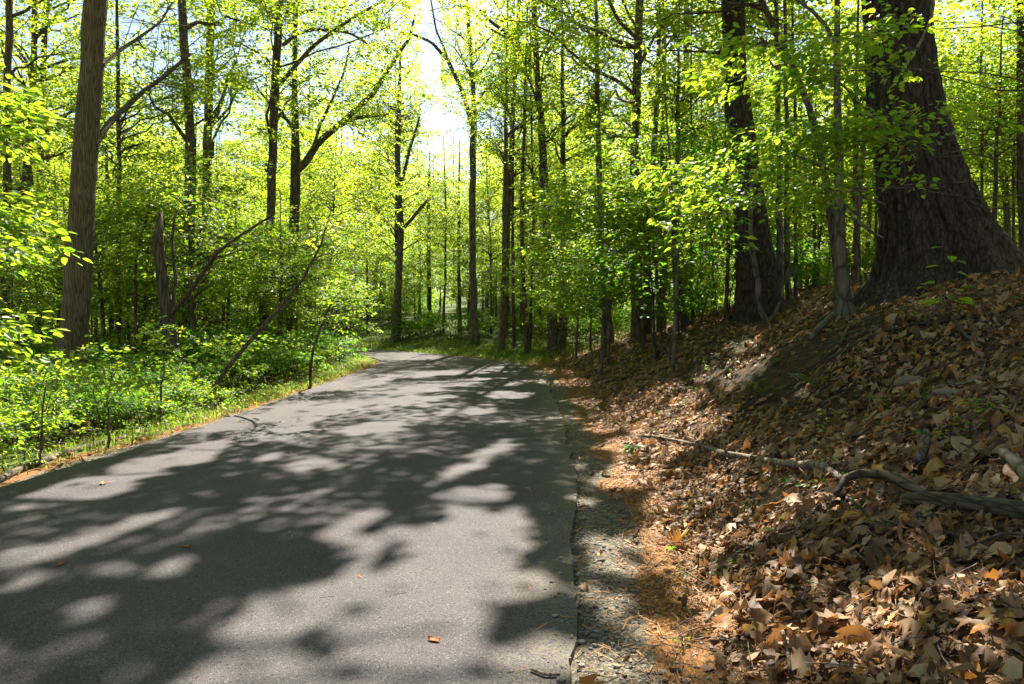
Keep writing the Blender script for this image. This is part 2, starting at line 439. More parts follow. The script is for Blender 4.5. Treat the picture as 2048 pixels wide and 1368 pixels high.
    p = N(nt, 'ShaderNodeBsdfPrincipled'); p.inputs['Roughness'].default_value = .95; p.inputs['Specular IOR Level'].default_value = .15
    L(m4.outputs[0], p.inputs['Base Color'])
    hb = N(nt, 'ShaderNodeMath'); hb.operation = 'MULTIPLY_ADD'; hb.inputs[1].default_value = .6
    L(sc.outputs[1], hb.inputs[0]); L(ns.outputs[0], hb.inputs[2])
    b = N(nt, 'ShaderNodeBump'); b.inputs['Strength'].default_value = .8; b.inputs['Distance'].default_value = .03
    L(hb.outputs[0], b.inputs['Height']); L(b.outputs[0], p.inputs['Normal'])
    L(p.outputs[0], out.inputs[0])
    return m

def asphalt_material():
    m, nt, out = nt_mat('asphalt'); L = nt.links.new
    geo = N(nt, 'ShaderNodeNewGeometry')
    n1 = N(nt, 'ShaderNodeTexNoise'); n1.inputs['Scale'].default_value = 170; n1.inputs['Detail'].default_value = 4; n1.inputs['Roughness'].default_value = .7; L(geo.outputs['Position'], n1.inputs[0])
    n2 = N(nt, 'ShaderNodeTexNoise'); n2.inputs['Scale'].default_value = .9; n2.inputs['Detail'].default_value = 5; L(geo.outputs['Position'], n2.inputs[0])
    c = ramp(nt, [(.36, (.028, .025, .024)), (.5, (.080, .071, .071)), (.62, (.118, .105, .101)), (.70, (.26, .24, .22))], n1.outputs[0])
    c2 = ramp(nt, [(.3, (.80, .79, .81)), (.5, (1, .99, .98)), (.7, (1.16, 1.13, 1.1))], n2.outputs[0])
    mu = N(nt, 'ShaderNodeMixRGB'); mu.blend_type = 'MULTIPLY'; mu.inputs[0].default_value = 1; L(c.outputs[0], mu.inputs[1]); L(c2.outputs[0], mu.inputs[2])
    # pale grit along the right edge and in the centre seam
    ed = N(nt, 'ShaderNodeAttribute', attribute_name='dust')
    v = N(nt, 'ShaderNodeTexVoronoi'); v.inputs['Scale'].default_value = 110; L(geo.outputs['Position'], v.inputs[0])
    sv = N(nt, 'ShaderNodeSeparateColor'); L(v.outputs['Color'], sv.inputs[0])
    ad = N(nt, 'ShaderNodeMath'); ad.operation = 'ADD'; L(sv.outputs[0], ad.inputs[0]); L(ed.outputs['Fac'], ad.inputs[1])
    mr = N(nt, 'ShaderNodeMapRange'); mr.inputs['From Min'].default_value = .95; mr.inputs['From Max'].default_value = 1.15; L(ad.outputs[0], mr.inputs['Value'])
    vs = N(nt, 'ShaderNodeTexVoronoi'); vs.inputs['Scale'].default_value = 125; L(geo.outputs['Position'], vs.inputs[0])
    ss = N(nt, 'ShaderNodeSeparateColor'); L(vs.outputs['Color'], ss.inputs[0])
    sm = N(nt, 'ShaderNodeMapRange'); sm.inputs['From Min'].default_value = .86; sm.inputs['From Max'].default_value = 1.0; L(ss.outputs[1], sm.inputs['Value'])
    sx = N(nt, 'ShaderNodeMixRGB'); L(sm.outputs[0], sx.inputs[0]); L(mu.outputs[0], sx.inputs[1]); sx.inputs[2].default_value = (.15, .135, .125, 1)
    vd = N(nt, 'ShaderNodeMapRange'); vd.inputs['From Min'].default_value = .10; vd.inputs['From Max'].default_value = 0; L(ss.outputs[2], vd.inputs['Value'])
    sy = N(nt, 'ShaderNodeMixRGB'); L(vd.outputs[0], sy.inputs[0]); L(sx.outputs[0], sy.inputs[1]); sy.inputs[2].default_value = (.03, .027, .025, 1)
    mx = N(nt, 'ShaderNodeMixRGB'); L(mr.outputs[0], mx.inputs[0]); L(sy.outputs[0], mx.inputs[1]); mx.inputs[2].default_value = (.13, .112, .08, 1)
    p = N(nt, 'ShaderNodeBsdfPrincipled'); p.inputs['Roughness'].default_value = .85; p.inputs['Specular IOR Level'].default_value = .1
    L(mx.outputs[0], p.inputs['Base Color'])
    b = N(nt, 'ShaderNodeBump'); b.inputs['Strength'].default_value = .6; b.inputs['Distance'].default_value = .006; L(n1.outputs[0], b.inputs['Height']); L(b.outputs[0], p.inputs['Normal'])
    L(p.outputs[0], out.inputs[0]); return m

def stone_material(name, a, b_, scale):
    m, nt, out = nt_mat(name); L = nt.links.new
    tc = N(nt, 'ShaderNodeTexCoord')
    at = N(nt, 'ShaderNodeAttribute', attribute_name='tint')
    n1 = N(nt, 'ShaderNodeTexNoise'); n1.inputs['Scale'].default_value = scale; n1.inputs['Detail'].default_value = 6; L(tc.outputs['Object'], n1.inputs[0])
    ad = N(nt, 'ShaderNodeMath'); ad.operation = 'MULTIPLY_ADD'; ad.inputs[1].default_value = .6; L(n1.outputs[0], ad.inputs[0]); L(at.outputs['Fac'], ad.inputs[2])
    c = ramp(nt, [(.3, a), (1.0, b_)], ad.outputs[0])
    p = N(nt, 'ShaderNodeBsdfPrincipled'); p.inputs['Roughness'].default_value = .85
    L(c.outputs[0], p.inputs['Base Color'])
    b = N(nt, 'ShaderNodeBump'); b.inputs['Strength'].default_value = .4; b.inputs['Distance'].default_value = .02; L(n1.outputs[0], b.inputs['Height']); L(b.outputs[0], p.inputs['Normal'])
    L(p.outputs[0], out.inputs[0]); return m

M['ground'] = ground_material(); M['asphalt'] = asphalt_material()
M['pebble'] = stone_material('gravel stone', (.06, .052, .04), (.22, .195, .16), 30)
M['rock'] = stone_material('mossy rock', (.06, .045, .03), (.24, .17, .13), 6)

# ------------------------------------------------------------------ ground and road
def build_ground():
    def axis(lo, hi, near0, near1, fine):
        a = list(np.arange(near0, near1+1e-6, fine)); st = fine; v = near1
        while v < hi: st *= 1.12; v += st; a.append(v)
        st = fine; v = near0
        while v > lo: st *= 1.12; v -= st; a.insert(0, v)
        return np.array(a)
    xs = axis(-140, 140, -7.5, 8.5, .11); ys = axis(-40, 190, 0, 34, .14)
    X, Y = np.meshgrid(xs, ys); p = np.c_[X.ravel(), Y.ravel()]
    z, ins, do, di, right = terrain(p, True)
    nx, ny = len(xs), len(ys)
    i = np.arange(nx*ny).reshape(ny, nx)
    q = np.stack([i[:-1, :-1], i[:-1, 1:], i[1:, 1:], i[1:, :-1]], -1).reshape(-1, 4)
    o = mk('ground', np.c_[p, z], [q], M['ground'])
    me = o.data
    y = p[:, 1]
    wob = (vnoise(p[:, 0]*1.2, p[:, 1]*1.2, 0, 41)-.5)
    gravel = np.where(right, 1-smooth(.20, .52, do+wob*.35+np.interp(y, [0, 8, 16, 30], [-.12, .0, .0, .1])), 1-smooth(.08, .3, di+wob*.2))
    straw = np.where(right, (1-smooth(.55, 1.0, do+wob*.8))*.93, (1-smooth(.25, .6, di+wob*.4)))*np.where(y < 32, 1, 0)
    green = np.where(right, smooth(25, 29, y)*(1-smooth(5, 9, do))*.95+.1, np.where(di < 1.6, .95, .45+.3*wob))
    green = np.where(right & (y < 25), .08, green); green = np.where(y > 40, .8, green)
    a = me.attributes.new('zone', 'FLOAT_COLOR', 'POINT')
    a.data.foreach_set('color', np.c_[gravel, straw, green, np.ones(len(p))].astype(np.float32).ravel())
    soil = np.where(right, smooth(1.7, 2.5, do)*(1-smooth(4.0, 5.0, do))*smooth(5.8, 7.5, y)*(1-smooth(12.5, 15, y)), 0)
    soil = np.clip(soil*(.7+1.2*vnoise(p[:, 0]*1.5, p[:, 1]*1.5, 0, 9)), 0, 1)
    a = me.attributes.new('soil', 'FLOAT', 'POINT'); a.data.foreach_set('value', soil.astype(np.float32))
    struct(o)

    n = 800
    A, B = resample(INNER, n), resample(OUTER, n)
    cols = np.r_[0, .004, .02, np.linspace(.05, .88, 24), .90, .92, .94, .955, .97, .985, 1.0]
    w = (vnoise(np.arange(n)*.23, np.zeros(n), 0, 51)-.5)*.07+(vnoise(np.arange(n)*.9, np.zeros(n), 0, 53)-.5)*.018
    V = []
    dust = []
    for c in cols:
        pt = A*(1-c)+B*c
        if c == 1.0: pt = pt+np.c_[w, 0*w]
        if c == 0: pt = pt-np.c_[w, 0*w]
        zz = .0+.05*(1-(2*c-1)**2)*0
        V.append(np.c_[pt, np.full(n, zz)])
        e = max(0, 1-(1-c)/.10); s_ = max(0, 1-abs(c-.47)/.012)
        dust.append(.0+.80*e*(.55+.9*vnoise(np.arange(n)*.12, np.full(n, c*9), 0, 52))+.15*s_)
    edge = (.0, 1.0)
    V.insert(0, np.c_[V[0][:, :2]+np.c_[-.01*np.ones(n), np.zeros(n)], np.full(n, -.07)]); dust.insert(0, np.full(n, .1))
    V.append(np.c_[V[-1][:, :2]+np.c_[.012*np.ones(n), np.zeros(n)], np.full(n, -.07)]); dust.append(np.full(n, .0))
    k = len(V); V = np.stack(V)
    idx = np.arange(k*n).reshape(k, n)
    q = np.stack([idx[:-1, :-1], idx[1:, :-1], idx[1:, 1:], idx[:-1, 1:]], -1).reshape(-1, 4)
    o = mk('road', V.reshape(-1, 3), [q], M['asphalt'], None, None, False)
    a = o.data.attributes.new('dust', 'FLOAT', 'POINT'); a.data.foreach_set('value', np.concatenate(dust).astype(np.float32))
    struct(o)
build_ground()

# ------------------------------------------------------------------ trees
def bezier(p0, p1, p2, n):
    t = np.linspace(0, 1, n)[:, None]
    return (1-t)**2*p0+2*t*(1-t)*p1+t*t*p2

def grow_crown(wood, L, stem, stem_r, centre, rad, rng, nlimb=14, nsub=5, nspray=4, leaves=16, size=.13, slen=.7, sublen=1.6,
               limb_r=.05, filt=None, tint=(.5, .18), layered=.0, shell=.35, lowfrac=.45, tilt=.35, sides=5, ustart=.35):
    """limbs run from the stem (polyline) out to points of the crown ellipsoid, branches and leaf sprays follow"""
    centre = np.asarray(centre, float); rad = np.asarray(rad, float)
    Cs, Ts = [], []; tubes = []
    zmin, zmax = stem[0, 2], stem[-1, 2]
    for k in range(nlimb):
        v = unit(rng.normal(0, 1, 3)); v[2] = v[2]*(1-.3*layered)
        rr = shell+(1-shell)*rng.random()**.6
        tgt = centre+v*rad*rr*.85
        hz = np.hypot(*(tgt-centre)[:2])
        z0 = tgt[2]-hz*(lowfrac*(1-layered)+.12)-rng.random()*.4
        z0 = np.clip(z0, zmin+.15*(zmax-zmin), zmax-.02)
        i = np.interp(z0, stem[:, 2], np.arange(len(stem)))
        a = int(min(i, len(stem)-2)); p0 = stem[a]+(stem[a+1]-stem[a])*(i-a)
        r0 = min(np.interp(z0, stem[:, 2], stem_r)*.6, limb_r*(.6+.7*rng.random()))
        mid = (p0+tgt)/2+np.array([0, 0, (tgt[2]-p0[2])*.12+hz*.06])+rng.normal(0, .07, 3)*np.linalg.norm(tgt-p0)
        B = bezier(p0, mid, tgt, 7); B[1:-1] += rng.normal(0, .025, (5, 3))*np.linalg.norm(tgt-p0)
        if wood is not None: tubes.append((B, r0, r0*.22, sides))
        for s in range(nsub):
            u = ustart+(1-ustart)*(s+rng.random())/nsub
            j = min(int(u*6), 5); b0 = B[j]+(B[j+1]-B[j])*(u*6-j)
            d = unit(unit(B[j+1]-B[j])*.8+rng.normal(0, .6, 3)*np.array([1, 1, .45*(1-.6*layered)]))
            l = sublen*(.5+.8*rng.random())
            b2 = b0+d*l; b1 = (b0+b2)/2+np.array([0, 0, .08*l])
            Q = bezier(b0, b1, b2, 4)
            if wood is not None: tubes.append((Q, r0*.3, r0*.08, 3))
            for w in range(nspray):
                uu = .25+.75*(w+rng.random())/nspray
                c = b0*(1-uu)+b2*uu
                t = unit(d+rng.normal(0, .7, 3)*np.array([1, 1, .25]))
                t[2] = t[2]*.5-.08
                Cs.append(c); Ts.append(t)
    ok = np.ones(len(tubes))
    if filt is not None and tubes:
        allp = np.vstack([t_[0][-3:] for t_ in tubes]); ok = filt(allp).reshape(-1, 3).mean(1)
    for t_, o_ in zip(tubes, ok):
        if o_ > .7 or (t_[3] > 3 and rng.random() < .15): wood.tube(t_[0], np.linspace(t_[1], t_[2], len(t_[0])), t_[3])
    Cs, Ts = np.array(Cs), np.array(Ts)
    l0 = Leaves()
    spray_leaves(l0, Cs, Ts, leaves, slen, size, rng, tilt=tilt, tint=tint)
    A = l0.arrays()
    if filt is not None:
        k = filt(A[0]+unit(A[1])*A[3][:, None]*.5); A = [a[k] for a in A]
    L.add(*A)

def stem_from_pixels(pts, d, H, lean_top=(0, 0), base_drop=.25, flare=1.35):
    P = np.array([unproj(px, py, d) for px, py, w in pts]); r = np.array([w/2/F*d/math.sqrt(1+((px-CX)/F)**2)*.93 for px, _, w in pts])
    o = np.argsort(P[:, 2]); P, r = P[o], r[o]
    dirn = unit(P[1]-P[0]) if len(P) > 1 else UP
    # down to the ground
    b = P[0].copy()
    gz = tz(b[0], b[1])
    if b[2] > gz+.02:
        k = (b[2]-gz)/max(dirn[2], .3)
        steps = [.0, .12, .35] if k > .8 else [.0]
        ext = [b-dirn*(k*(1-s)) for s in steps]
        er = [r[0]*f for f in ([flare*1.15, flare*.98, 1.1] if len(steps) > 1 else [flare])]
        P = np.vstack([ext, P]); r = np.r_[er, r]
    foot = P[0]-np.array([0, 0, base_drop]); P = np.vstack([foot, P]); r = np.r_[r[0]*1.12, r]
    if H and H > P[-1, 2]+.5:
        dt = unit(P[-1]-P[-2])*.5+UP*.5; dt = dt/dt[2]
        n = 5; zs = np.linspace(P[-1, 2], H, n+1)[1:]
        top = [P[-1]+dt*(z-P[-1, 2])+np.array([lean_top[0], lean_top[1], 0])*((z-P[-1, 2])/(H-P[-1, 2]))**1.5 for z in zs]
        r0 = r[-1]
        P = np.vstack([P, top]); r = np.r_[r, [max(r0*(1-.16*(i+1)), .02) for i in range(n)]]
    # densify
    s = np.r_[0, np.cumsum(np.linalg.norm(np.diff(P, axis=0), axis=1))]
    m = max(8, int(s[-1]/.7)); t = np.unique(np.r_[np.linspace(0, s[-1], m), np.clip(s[:4], 0, s[-1])])
    Pd = np.c_[[np.interp(t, s, P[:, i]) for i in range(3)]].T; rd = np.interp(t, s, r)
    if len(Pd) > 6:
        sm = Pd.copy(); sm[2:-2] = (Pd[1:-3]+2*Pd[2:-2]+Pd[3:-1])/4; Pd = sm
        Pd[2:-2, :2] += RNG.normal(0, .012, (len(Pd)-4, 2))
    return Pd, rd

def named_tree(name, label, cat, d, pts, H, crown=None, limbs=(), bark='bark_grey', group=None, sides=14, wob=.10, lean=(0, 0), leafmat='leaf_canopy',
               tpl=LEAF4, limb_leaves=True, seed=None, flare=1.35, ckw=None):
    rng = np.random.default_rng(zlib.crc32(label.encode()) % 100000 if seed is None else seed)
    P, r = stem_from_pixels(pts, d, H, lean, flare=flare)
    base = P[1].copy(); base[2] = tz(base[0], base[1])
    root = empty(name, tuple(base)); tag(root, label, cat, group)
    w = Wood(); ring = w.tube(P-base, r, sides, wob, seed=int(rng.integers(1, 50)))
    w.cap(ring[-1])
    L = Leaves()
    for lp in limbs:
        dd = lp[0]
        Q = np.array([unproj(px, py, d+dd*i/(len(lp[1])-1)) for i, (px, py, ww) in enumerate(lp[1])])
        rr = np.array([ww/2/F*d for *_, ww in lp[1]])
        s = np.linspace(0, 1, len(Q)); t = np.linspace(0, 1, len(Q)*3)
        Qd = np.c_[[np.interp(t, s, Q[:, i]) for i in range(3)]].T; rd = np.interp(t, s, rr)
        lw = Wood(); lw.tube(Qd-base, rd, 7)
        if limb_leaves:
            n = 10+len(Q)*4
            u = .3+.7*rng.random(n); k = (u*(len(Qd)-1)).astype(int)
            c = Qd[k]; dv = rng.normal(0, 1, (n, 3))*np.array([1, 1, .5])
            e = c+unit(dv)*(.4+.9*rng.random((n, 1)))
            for a_, b_ in zip(c, e):
                lw.tube(np.array([a_, (a_+b_)/2+[0, 0, .05], b_])-base, [.012, .009, .004], 3)
            ll = Leaves(); spray_leaves(ll, np.repeat(e, 3, 0)+rng.normal(0, .25, (3*n, 3)), np.repeat(dv, 3, 0)+rng.normal(0, .5, (3*n, 3)), 12, .6, .12, rng, tint=(.55, .2))
            Pp = ll.P[0]; k = sunkeep(Pp, rng) if d < 34 else np.ones(len(Pp), bool)
            k &= gapkeep(Pp)
            L.add(Pp[k]-base, ll.D[0][k], ll.N[0][k], ll.S[0][k], ll.T[0][k])
        lw.build('limb', M[bark], root)
    if crown:
        kw = dict(nlimb=14, nsub=5, nspray=4, leaves=15, size=.14, slen=.8, sublen=1.9, limb_r=.08)
        kw.update(ckw or {})
        cx, cy, cz, rx, ry, rz = crown
        top = P[-1]
        c = np.array([top[0]+cx, top[1]+cy, cz])
        near = d < 34
        def filt(p):
            k = gapkeep(p)
            if near: k &= sunkeep(p, rng)
            return k
        bw = w; LL = Leaves()
        bw.V = [v+base for v in bw.V]
        grow_crown(bw, LL, P, r, c, (rx, ry, rz), rng, filt=filt, **kw)
        if LL.P:
            for a in range(len(LL.P)):
                L.add(LL.P[a]-base, LL.D[a], LL.N[a], LL.S[a], LL.T[a])
        for i in range(len(bw.V)): bw.V[i] = bw.V[i]-base
    w.build('trunk', M[bark], root)
    if L.P and L.count():
        L.build('crown', M[leafmat], root, tpl)
    return root, P, r

OVER = dict(nlimb=54, nsub=6, nspray=5, leaves=22, size=.17, slen=.8, sublen=2.2, limb_r=.09)
CANW = dict(nlimb=32, nsub=6, nspray=4, leaves=20, size=.16, slen=.8, sublen=2.1, limb_r=.07)
CAN = dict(nlimb=26, nsub=5, nspray=4, leaves=18, size=.15, slen=.8, sublen=1.9, limb_r=.07)
MID = dict(nlimb=20, nsub=5, nspray=4, leaves=14, size=.12, slen=.7, sublen=1.3, limb_r=.04)
# --- left of the road
named_tree('tulip_tree', 'tall straight tulip tree with pale furrowed bark, thickest trunk left of the road', 'tree', 15,
    [(128, 800, 84), (150, 650, 64), (162, 450, 60), (177, 250, 56), (193, 0, 52), (200, -150, 48)], 24, (5.0, 1.5, 15, 6.8, 6, 5),
    [(2.5, [(190, 290, 14), (215, 250, 13), (240, 225, 12), (280, 188, 11), (330, 152, 9), (380, 108, 7)]), (3, [(205, 130, 9), (240, 100, 8), (275, 78, 7), (320, 45, 5), (345, 5, 4)])],
    'bark_tulip', sides=40, wob=.06, ckw=OVER)
named_tree('forest_tree', 'dark trunk at the far left picture edge, half behind beech leaves', 'tree', 21, [(10, 640, 22), (14, 400, 20), (16, 150, 18), (20, -40, 16)], 22, (0, 0, 10.5, 4.5, 4.5, 7), ckw=CAN)
named_tree('forest_tree', 'straight trunk second from the left edge, left of the thick tulip tree', 'tree', 25, [(42, 690, 22), (48, 450, 21), (56, 300, 18), (66, 200, 16), (72, -40, 13)], 22, (0, 1, 11.5, 4.5, 4.5, 7), bark='bark_dark', ckw=CAN)
named_tree('forest_tree', 'slim dark trunk showing above the beech leaves just left of the tulip tree top', 'tree', 30, [(78, 640, 17), (82, 300, 15), (88, 100, 14), (94, -40, 12)], 23, (-1, 1, 12.5, 4, 4, 7), bark='bark_dark', ckw=CAN)
named_tree('forest_tree', 'thin straight stem just right of the thick tulip tree', 'tree', 22, [(236, 680, 13), (238, 420, 11), (237, 250, 9), (234, 60, 8)], 14, (.5, .5, 9, 2.6, 2.6, 3), [(.8, [(239, 308, 6), (252, 296, 5), (275, 290, 4), (300, 282, 3)])], 'bark_dark', ckw=MID)
named_tree('dead_snag', 'broken leaning dead trunk with bark peeling at its foot among the left shrubs', 'tree', 15.5, [(356, 745, 30), (338, 650, 30), (325, 560, 27), (316, 480, 25), (317, 440, 21), (321, 424, 9)], None, None,
    [(-.8, [(338, 632, 11), (362, 606, 10), (380, 583, 9), (434, 505, 8), (470, 478, 6), (513, 450, 5), (545, 430, 3)]), (.3, [(345, 620, 7), (352, 560, 7), (347, 520, 6), (344, 480, 6), (350, 430, 5)])], 'bark_dark', limb_leaves=False, flare=1.1)
named_tree('forest_tree', 'straight dark trunk right behind the broken snag', 'tree', 23, [(380, 690, 32), (379, 560, 28), (379, 440, 27), (379, 220, 21), (367, 70, 19), (362, -40, 17)], 24, (2, 1, 13.5, 5.5, 5.5, 7), bark='bark_grey', ckw=CANW)
named_tree('forest_tree', 'grey trunk close right of the straight trunk behind the snag', 'tree', 29, [(415, 690, 24), (415, 560, 21), (413, 350, 20), (420, 100, 18), (424, -40, 16)], 24, (1, 0, 13, 5, 5, 7), [(1, [(424, 250, 9), (440, 215, 8), (455, 160, 6), (470, 120, 4)])], 'bark_grey', ckw=CAN)
named_tree('forest_tree', 'tall trunk in the left middle with two limbs arching up to the right', 'tree', 26, [(526, 690, 22), (530, 560, 20), (541, 450, 20), (548, 220, 19), (556, 73, 17), (560, -40, 15)], 24, (2.5, 0, 13.5, 5, 5, 7),
    [(1.5, [(560, 168, 9), (592, 130, 9), (626, 92, 8), (676, 55, 7), (724, 25, 6), (768, 0, 5), (800, -30, 4)]), (1.2, [(566, 90, 8), (590, 70, 7), (620, 60, 6), (660, 59, 6), (700, 66, 5), (735, 88, 4)])], 'bark_grey', ckw=CANW)
named_tree('forest_tree', 'forked tree with one long grey limb arcing out over the road', 'tree', 28, [(583, 680, 26), (588, 490, 23), (592, 330, 22), (589, 183, 13), (590, 60, 11), (592, -40, 9)], 22, (-1, 1, 12.5, 4, 4, 6),
    [(1.5, [(592, 340, 18), (611, 325, 16), (636, 285, 14), (688, 241, 12), (746, 187, 11), (779, 135, 9), (805, 95, 8), (819, 77, 6), (830, 30, 4)]), (1.0, [(676, 254, 8), (710, 236, 8), (746, 232, 7), (768, 230, 6), (783, 219, 5), (808, 206, 4)]),
     (1, [(625, 300, 7), (640, 250, 6), (668, 190, 5), (690, 140, 4), (700, 80, 3)])], 'bark_smooth', ckw=CAN)
named_tree('leaning_stem', 'long thin crooked stem leaning far to the right over the left verge', 'tree', 12.8, [(387, 832, 12), (466, 722, 11), (529, 647, 9), (592, 588, 7), (632, 521, 5), (651, 458, 4), (662, 420, 2)], None, (.15, .1, 3.5, .8, .8, .6), bark='bark_dark', flare=1.1, ckw=dict(MID, nlimb=9, nsub=3, nspray=3, size=.085, leaves=9, sublen=.4, slen=.4, limb_r=.01))  # leaf sprays added at the tip to break the stem's shadow into dapple
named_tree('sapling', 'thin crooked stem in the left undergrowth between tulip tree and snag', 'tree', 19, [(272, 700, 7), (274, 600, 7), (268, 520, 6), (276, 480, 5), (290, 450, 5), (304, 400, 3)], None, (.2, 0, 4.6, 1.2, 1.2, .9), bark='bark_dark', ckw=dict(MID, nlimb=6, size=.09, leaves=12))
named_tree('sapling', 'slender dark sapling standing on the grass verge beside the left road edge', 'tree', 16.2, [(620, 765, 6), (624, 706, 6), (636, 660, 5), (647, 640, 4), (664, 600, 3), (690, 575, 2)], None, (.1, 0, 2.0, 1.0, .9, .55), bark='bark_dark', ckw=dict(MID, nlimb=12, nsub=4, nspray=3, size=.075, leaves=12, sublen=.5, slen=.35, limb_r=.012), leafmat='leaf')
for i, (px, y0, y1, dd, lab) in enumerate([(213, 905, 800, 8.6, 'thin upright sapling stem at the left road edge behind the mossy log'), (80, 960, 830, 7.6, 'thin sapling stem nearest the bottom left corner behind the mossy log'), (318, 850, 760, 10.6, 'dark sapling stem in the gap of the shrubs near the left verge')]):
    named_tree('sapling', lab, 'tree', dd, [(px, y0, 8+3*(i == 2)), (px+4, (y0+y1)/2, 6), (px+2, y1, 4), (px+14, y1-70, 3)], None, (0, .1, 1.15, .75, .75, .5), bark='bark_grey', ckw=dict(MID, nlimb=8, nsub=3, nspray=3, size=.085, leaves=9, sublen=.4, slen=.35, limb_r=.01), leafmat='leaf', tpl=LEAF6)
# --- centre, across the bend
named_tree('forest_tree', 'slim grey tree on the grassy far bank with a fork and a limb rising right', 'tree', 41.5, [(792, 672, 22), (797, 571, 15), (802, 450, 14), (795, 347, 12), (797, 219, 10), (800, 150, 7)], 19, (0, 0, 14.5, 2.2, 2.2, 2.2),
    [(1, [(805, 458, 8), (822, 440, 7), (840, 418, 7), (853, 402, 6)]), (1, [(799, 376, 8), (810, 340, 7), (819, 300, 6), (832, 260, 5), (840, 230, 4)]), (.8, [(797, 255, 5), (775, 238, 5), (762, 225, 4), (755, 205, 3)]), (.6, [(795, 225, 5), (780, 212, 4), (765, 202, 3)])], 'bark_smooth', ckw=dict(CAN, nlimb=8), limb_leaves=True)
named_tree('forest_tree', 'pale barked tree forking into a V in front of the bright sky gap', 'tree', 36, [(950, 690, 23), (948, 610, 16), (945, 500, 14), (945, 300, 14), (948, 245, 13), (948, 180, 9), (943, 128, 8), (938, 60, 8), (930, -30, 6)], 21, (-1, 1, 16.5, 4, 4, 3),
    [(1, [(945, 250, 11), (936, 220, 10), (922, 175, 9), (896, 121, 8), (863, 84, 6), (827, 69, 5), (800, 66, 3)]), (1, [(955, 208, 5), (966, 186, 5), (980, 172, 4), (1010, 139, 4), (1024, 110, 3)]), (.5, [(947, 106, 5), (970, 85, 4), (995, 62, 3)]), (.4, [(897, 124, 5), (890, 100, 4), (872, 60, 4), (862, 0, 3)])], 'bark_smooth', ckw=dict(CAN, nlimb=12))
named_tree('forest_tree', 'thin dark leaning trunk right of the V forked tree', 'tree', 38, [(1010, 640, 12), (1018, 400, 11), (1024, 263, 10), (1030, 164, 9), (1035, 91, 8), (1038, -30, 7)], 23, (1, 0, 13, 3.5, 3.5, 7), bark='bark_dark', ckw=CAN)
named_tree('forest_tree', 'dark trunk with one limb arching left across to the V forked tree', 'tree', 28.5, [(1106, 680, 22), (1098, 520, 18), (1086, 311, 17), (1081, 219, 15), (1072, 121, 13), (1066, -30, 11)], 24, (1, 1, 13.5, 5, 5, 7),
    [(1, [(1073, 140, 9), (1057, 124, 9), (1039, 95, 9), (1002, 58, 8), (984, 45, 7), (960, 20, 5)])], 'bark_dark', ckw=CANW)
named_tree('twin_tree', 'short looking twin trunk with spreading foot at the outer side of the bend', 'tree', 27, [(1118, 690, 26), (1128, 640, 17), (1130, 580, 15), (1128, 450, 13), (1126, 300, 11)], 15, (.5, .5, 9.5, 3, 3, 3), [(.1, [(1112, 690, 22), (1106, 640, 17), (1104, 580, 15), (1100, 500, 13), (1088, 400, 10), (1080, 330, 7)])], 'bark_dark', ckw=MID)
named_tree('forest_tree', 'slim trunk at the bend between the V forked tree and the twin trunk', 'tree', 31, [(1004, 686, 15), (1007, 600, 12), (1009, 434, 11), (1012, 300, 9)], 17, (0, 0, 10.5, 3, 3, 3), bark='bark_grey', ckw=MID)
for px, dx, dd, w, lab in [(1046, 8, 29, 9, 'thin leaning stem just left of the twin trunk'), (1026, 2, 32, 7, 'thin stem between the slim bend trunk and the leaning stem'), (890, -4, 44, 5, 'very thin dark stem on the far grassy bank left of the V forked tree'), (918, 1, 45, 7, 'thin upright trunk close behind the left of the V forked tree'), (858, 2, 48, 9, 'straight distant trunk right of the slim forked tree on the grassy bank'), (1065, -5, 30, 6, 'thin stem close beside the left foot of the twin trunk')]:
    named_tree('sapling', lab, 'tree', dd, [(px+dx, 675, w*1.3), (px, 560, w), (px-dx*.5, 420, w*.9), (px+dx*.4, 330 if px < 930 else 250, w*(.45 if px < 930 else .7))], 13.5 if px < 930 else 18.5, (0, 0, 9 if px < 930 else 13, 2.4, 2.4, 4 if px < 930 else 6), bark='bark_dark', ckw=dict(MID, nlimb=9))
named_tree('forest_tree', 'straight brown trunk right of the twin trunk where the leaf bank begins', 'tree', 24, [(1219, 684, 22), (1213, 610, 15), (1205, 520, 14), (1202, 427, 13), (1196, 250, 11)], 18, (0, 1, 12, 3.6, 3.6, 3.6), bark='bark_grey', ckw=MID)
named_tree('forest_tree', 'thick brown trunk behind leaves left of the shaded bank trees', 'tree', 22, [(1272, 668, 26), (1271, 580, 22), (1266, 450, 20), (1272, 250, 19), (1276, 80, 18), (1280, -40, 16)], 24, (-1, 1, 13.5, 5.5, 5.5, 7), bark='bark_grey', ckw=CANW)
named_tree('forest_tree', 'second stem rising close right of the thick brown trunk', 'tree', 22.4, [(1296, 662, 19), (1294, 560, 15), (1300, 400, 14), (1312, 250, 11), (1318, 60, 9)], 18, (0, 1, 12, 3, 3, 3.5), bark='bark_dark', ckw=MID)
named_tree('forest_tree', 'trunk seen high between leaves above the right bank, left of the big oak row', 'tree', 30, [(1366, 640, 17), (1370, 400, 15), (1372, 157, 13), (1373, -40, 12)], 24, (0, 0, 13, 4.5, 4.5, 7), bark='bark_grey', ckw=CAN)
named_tree('forest_tree', 'slim trunk high up left of the trunk above the right bank', 'tree', 33, [(1330, 640, 12), (1330, 300, 10), (1328, 41, 9), (1327, -40, 8)], 23, (0, 0, 13, 4, 4, 7), bark='bark_dark', ckw=CAN)
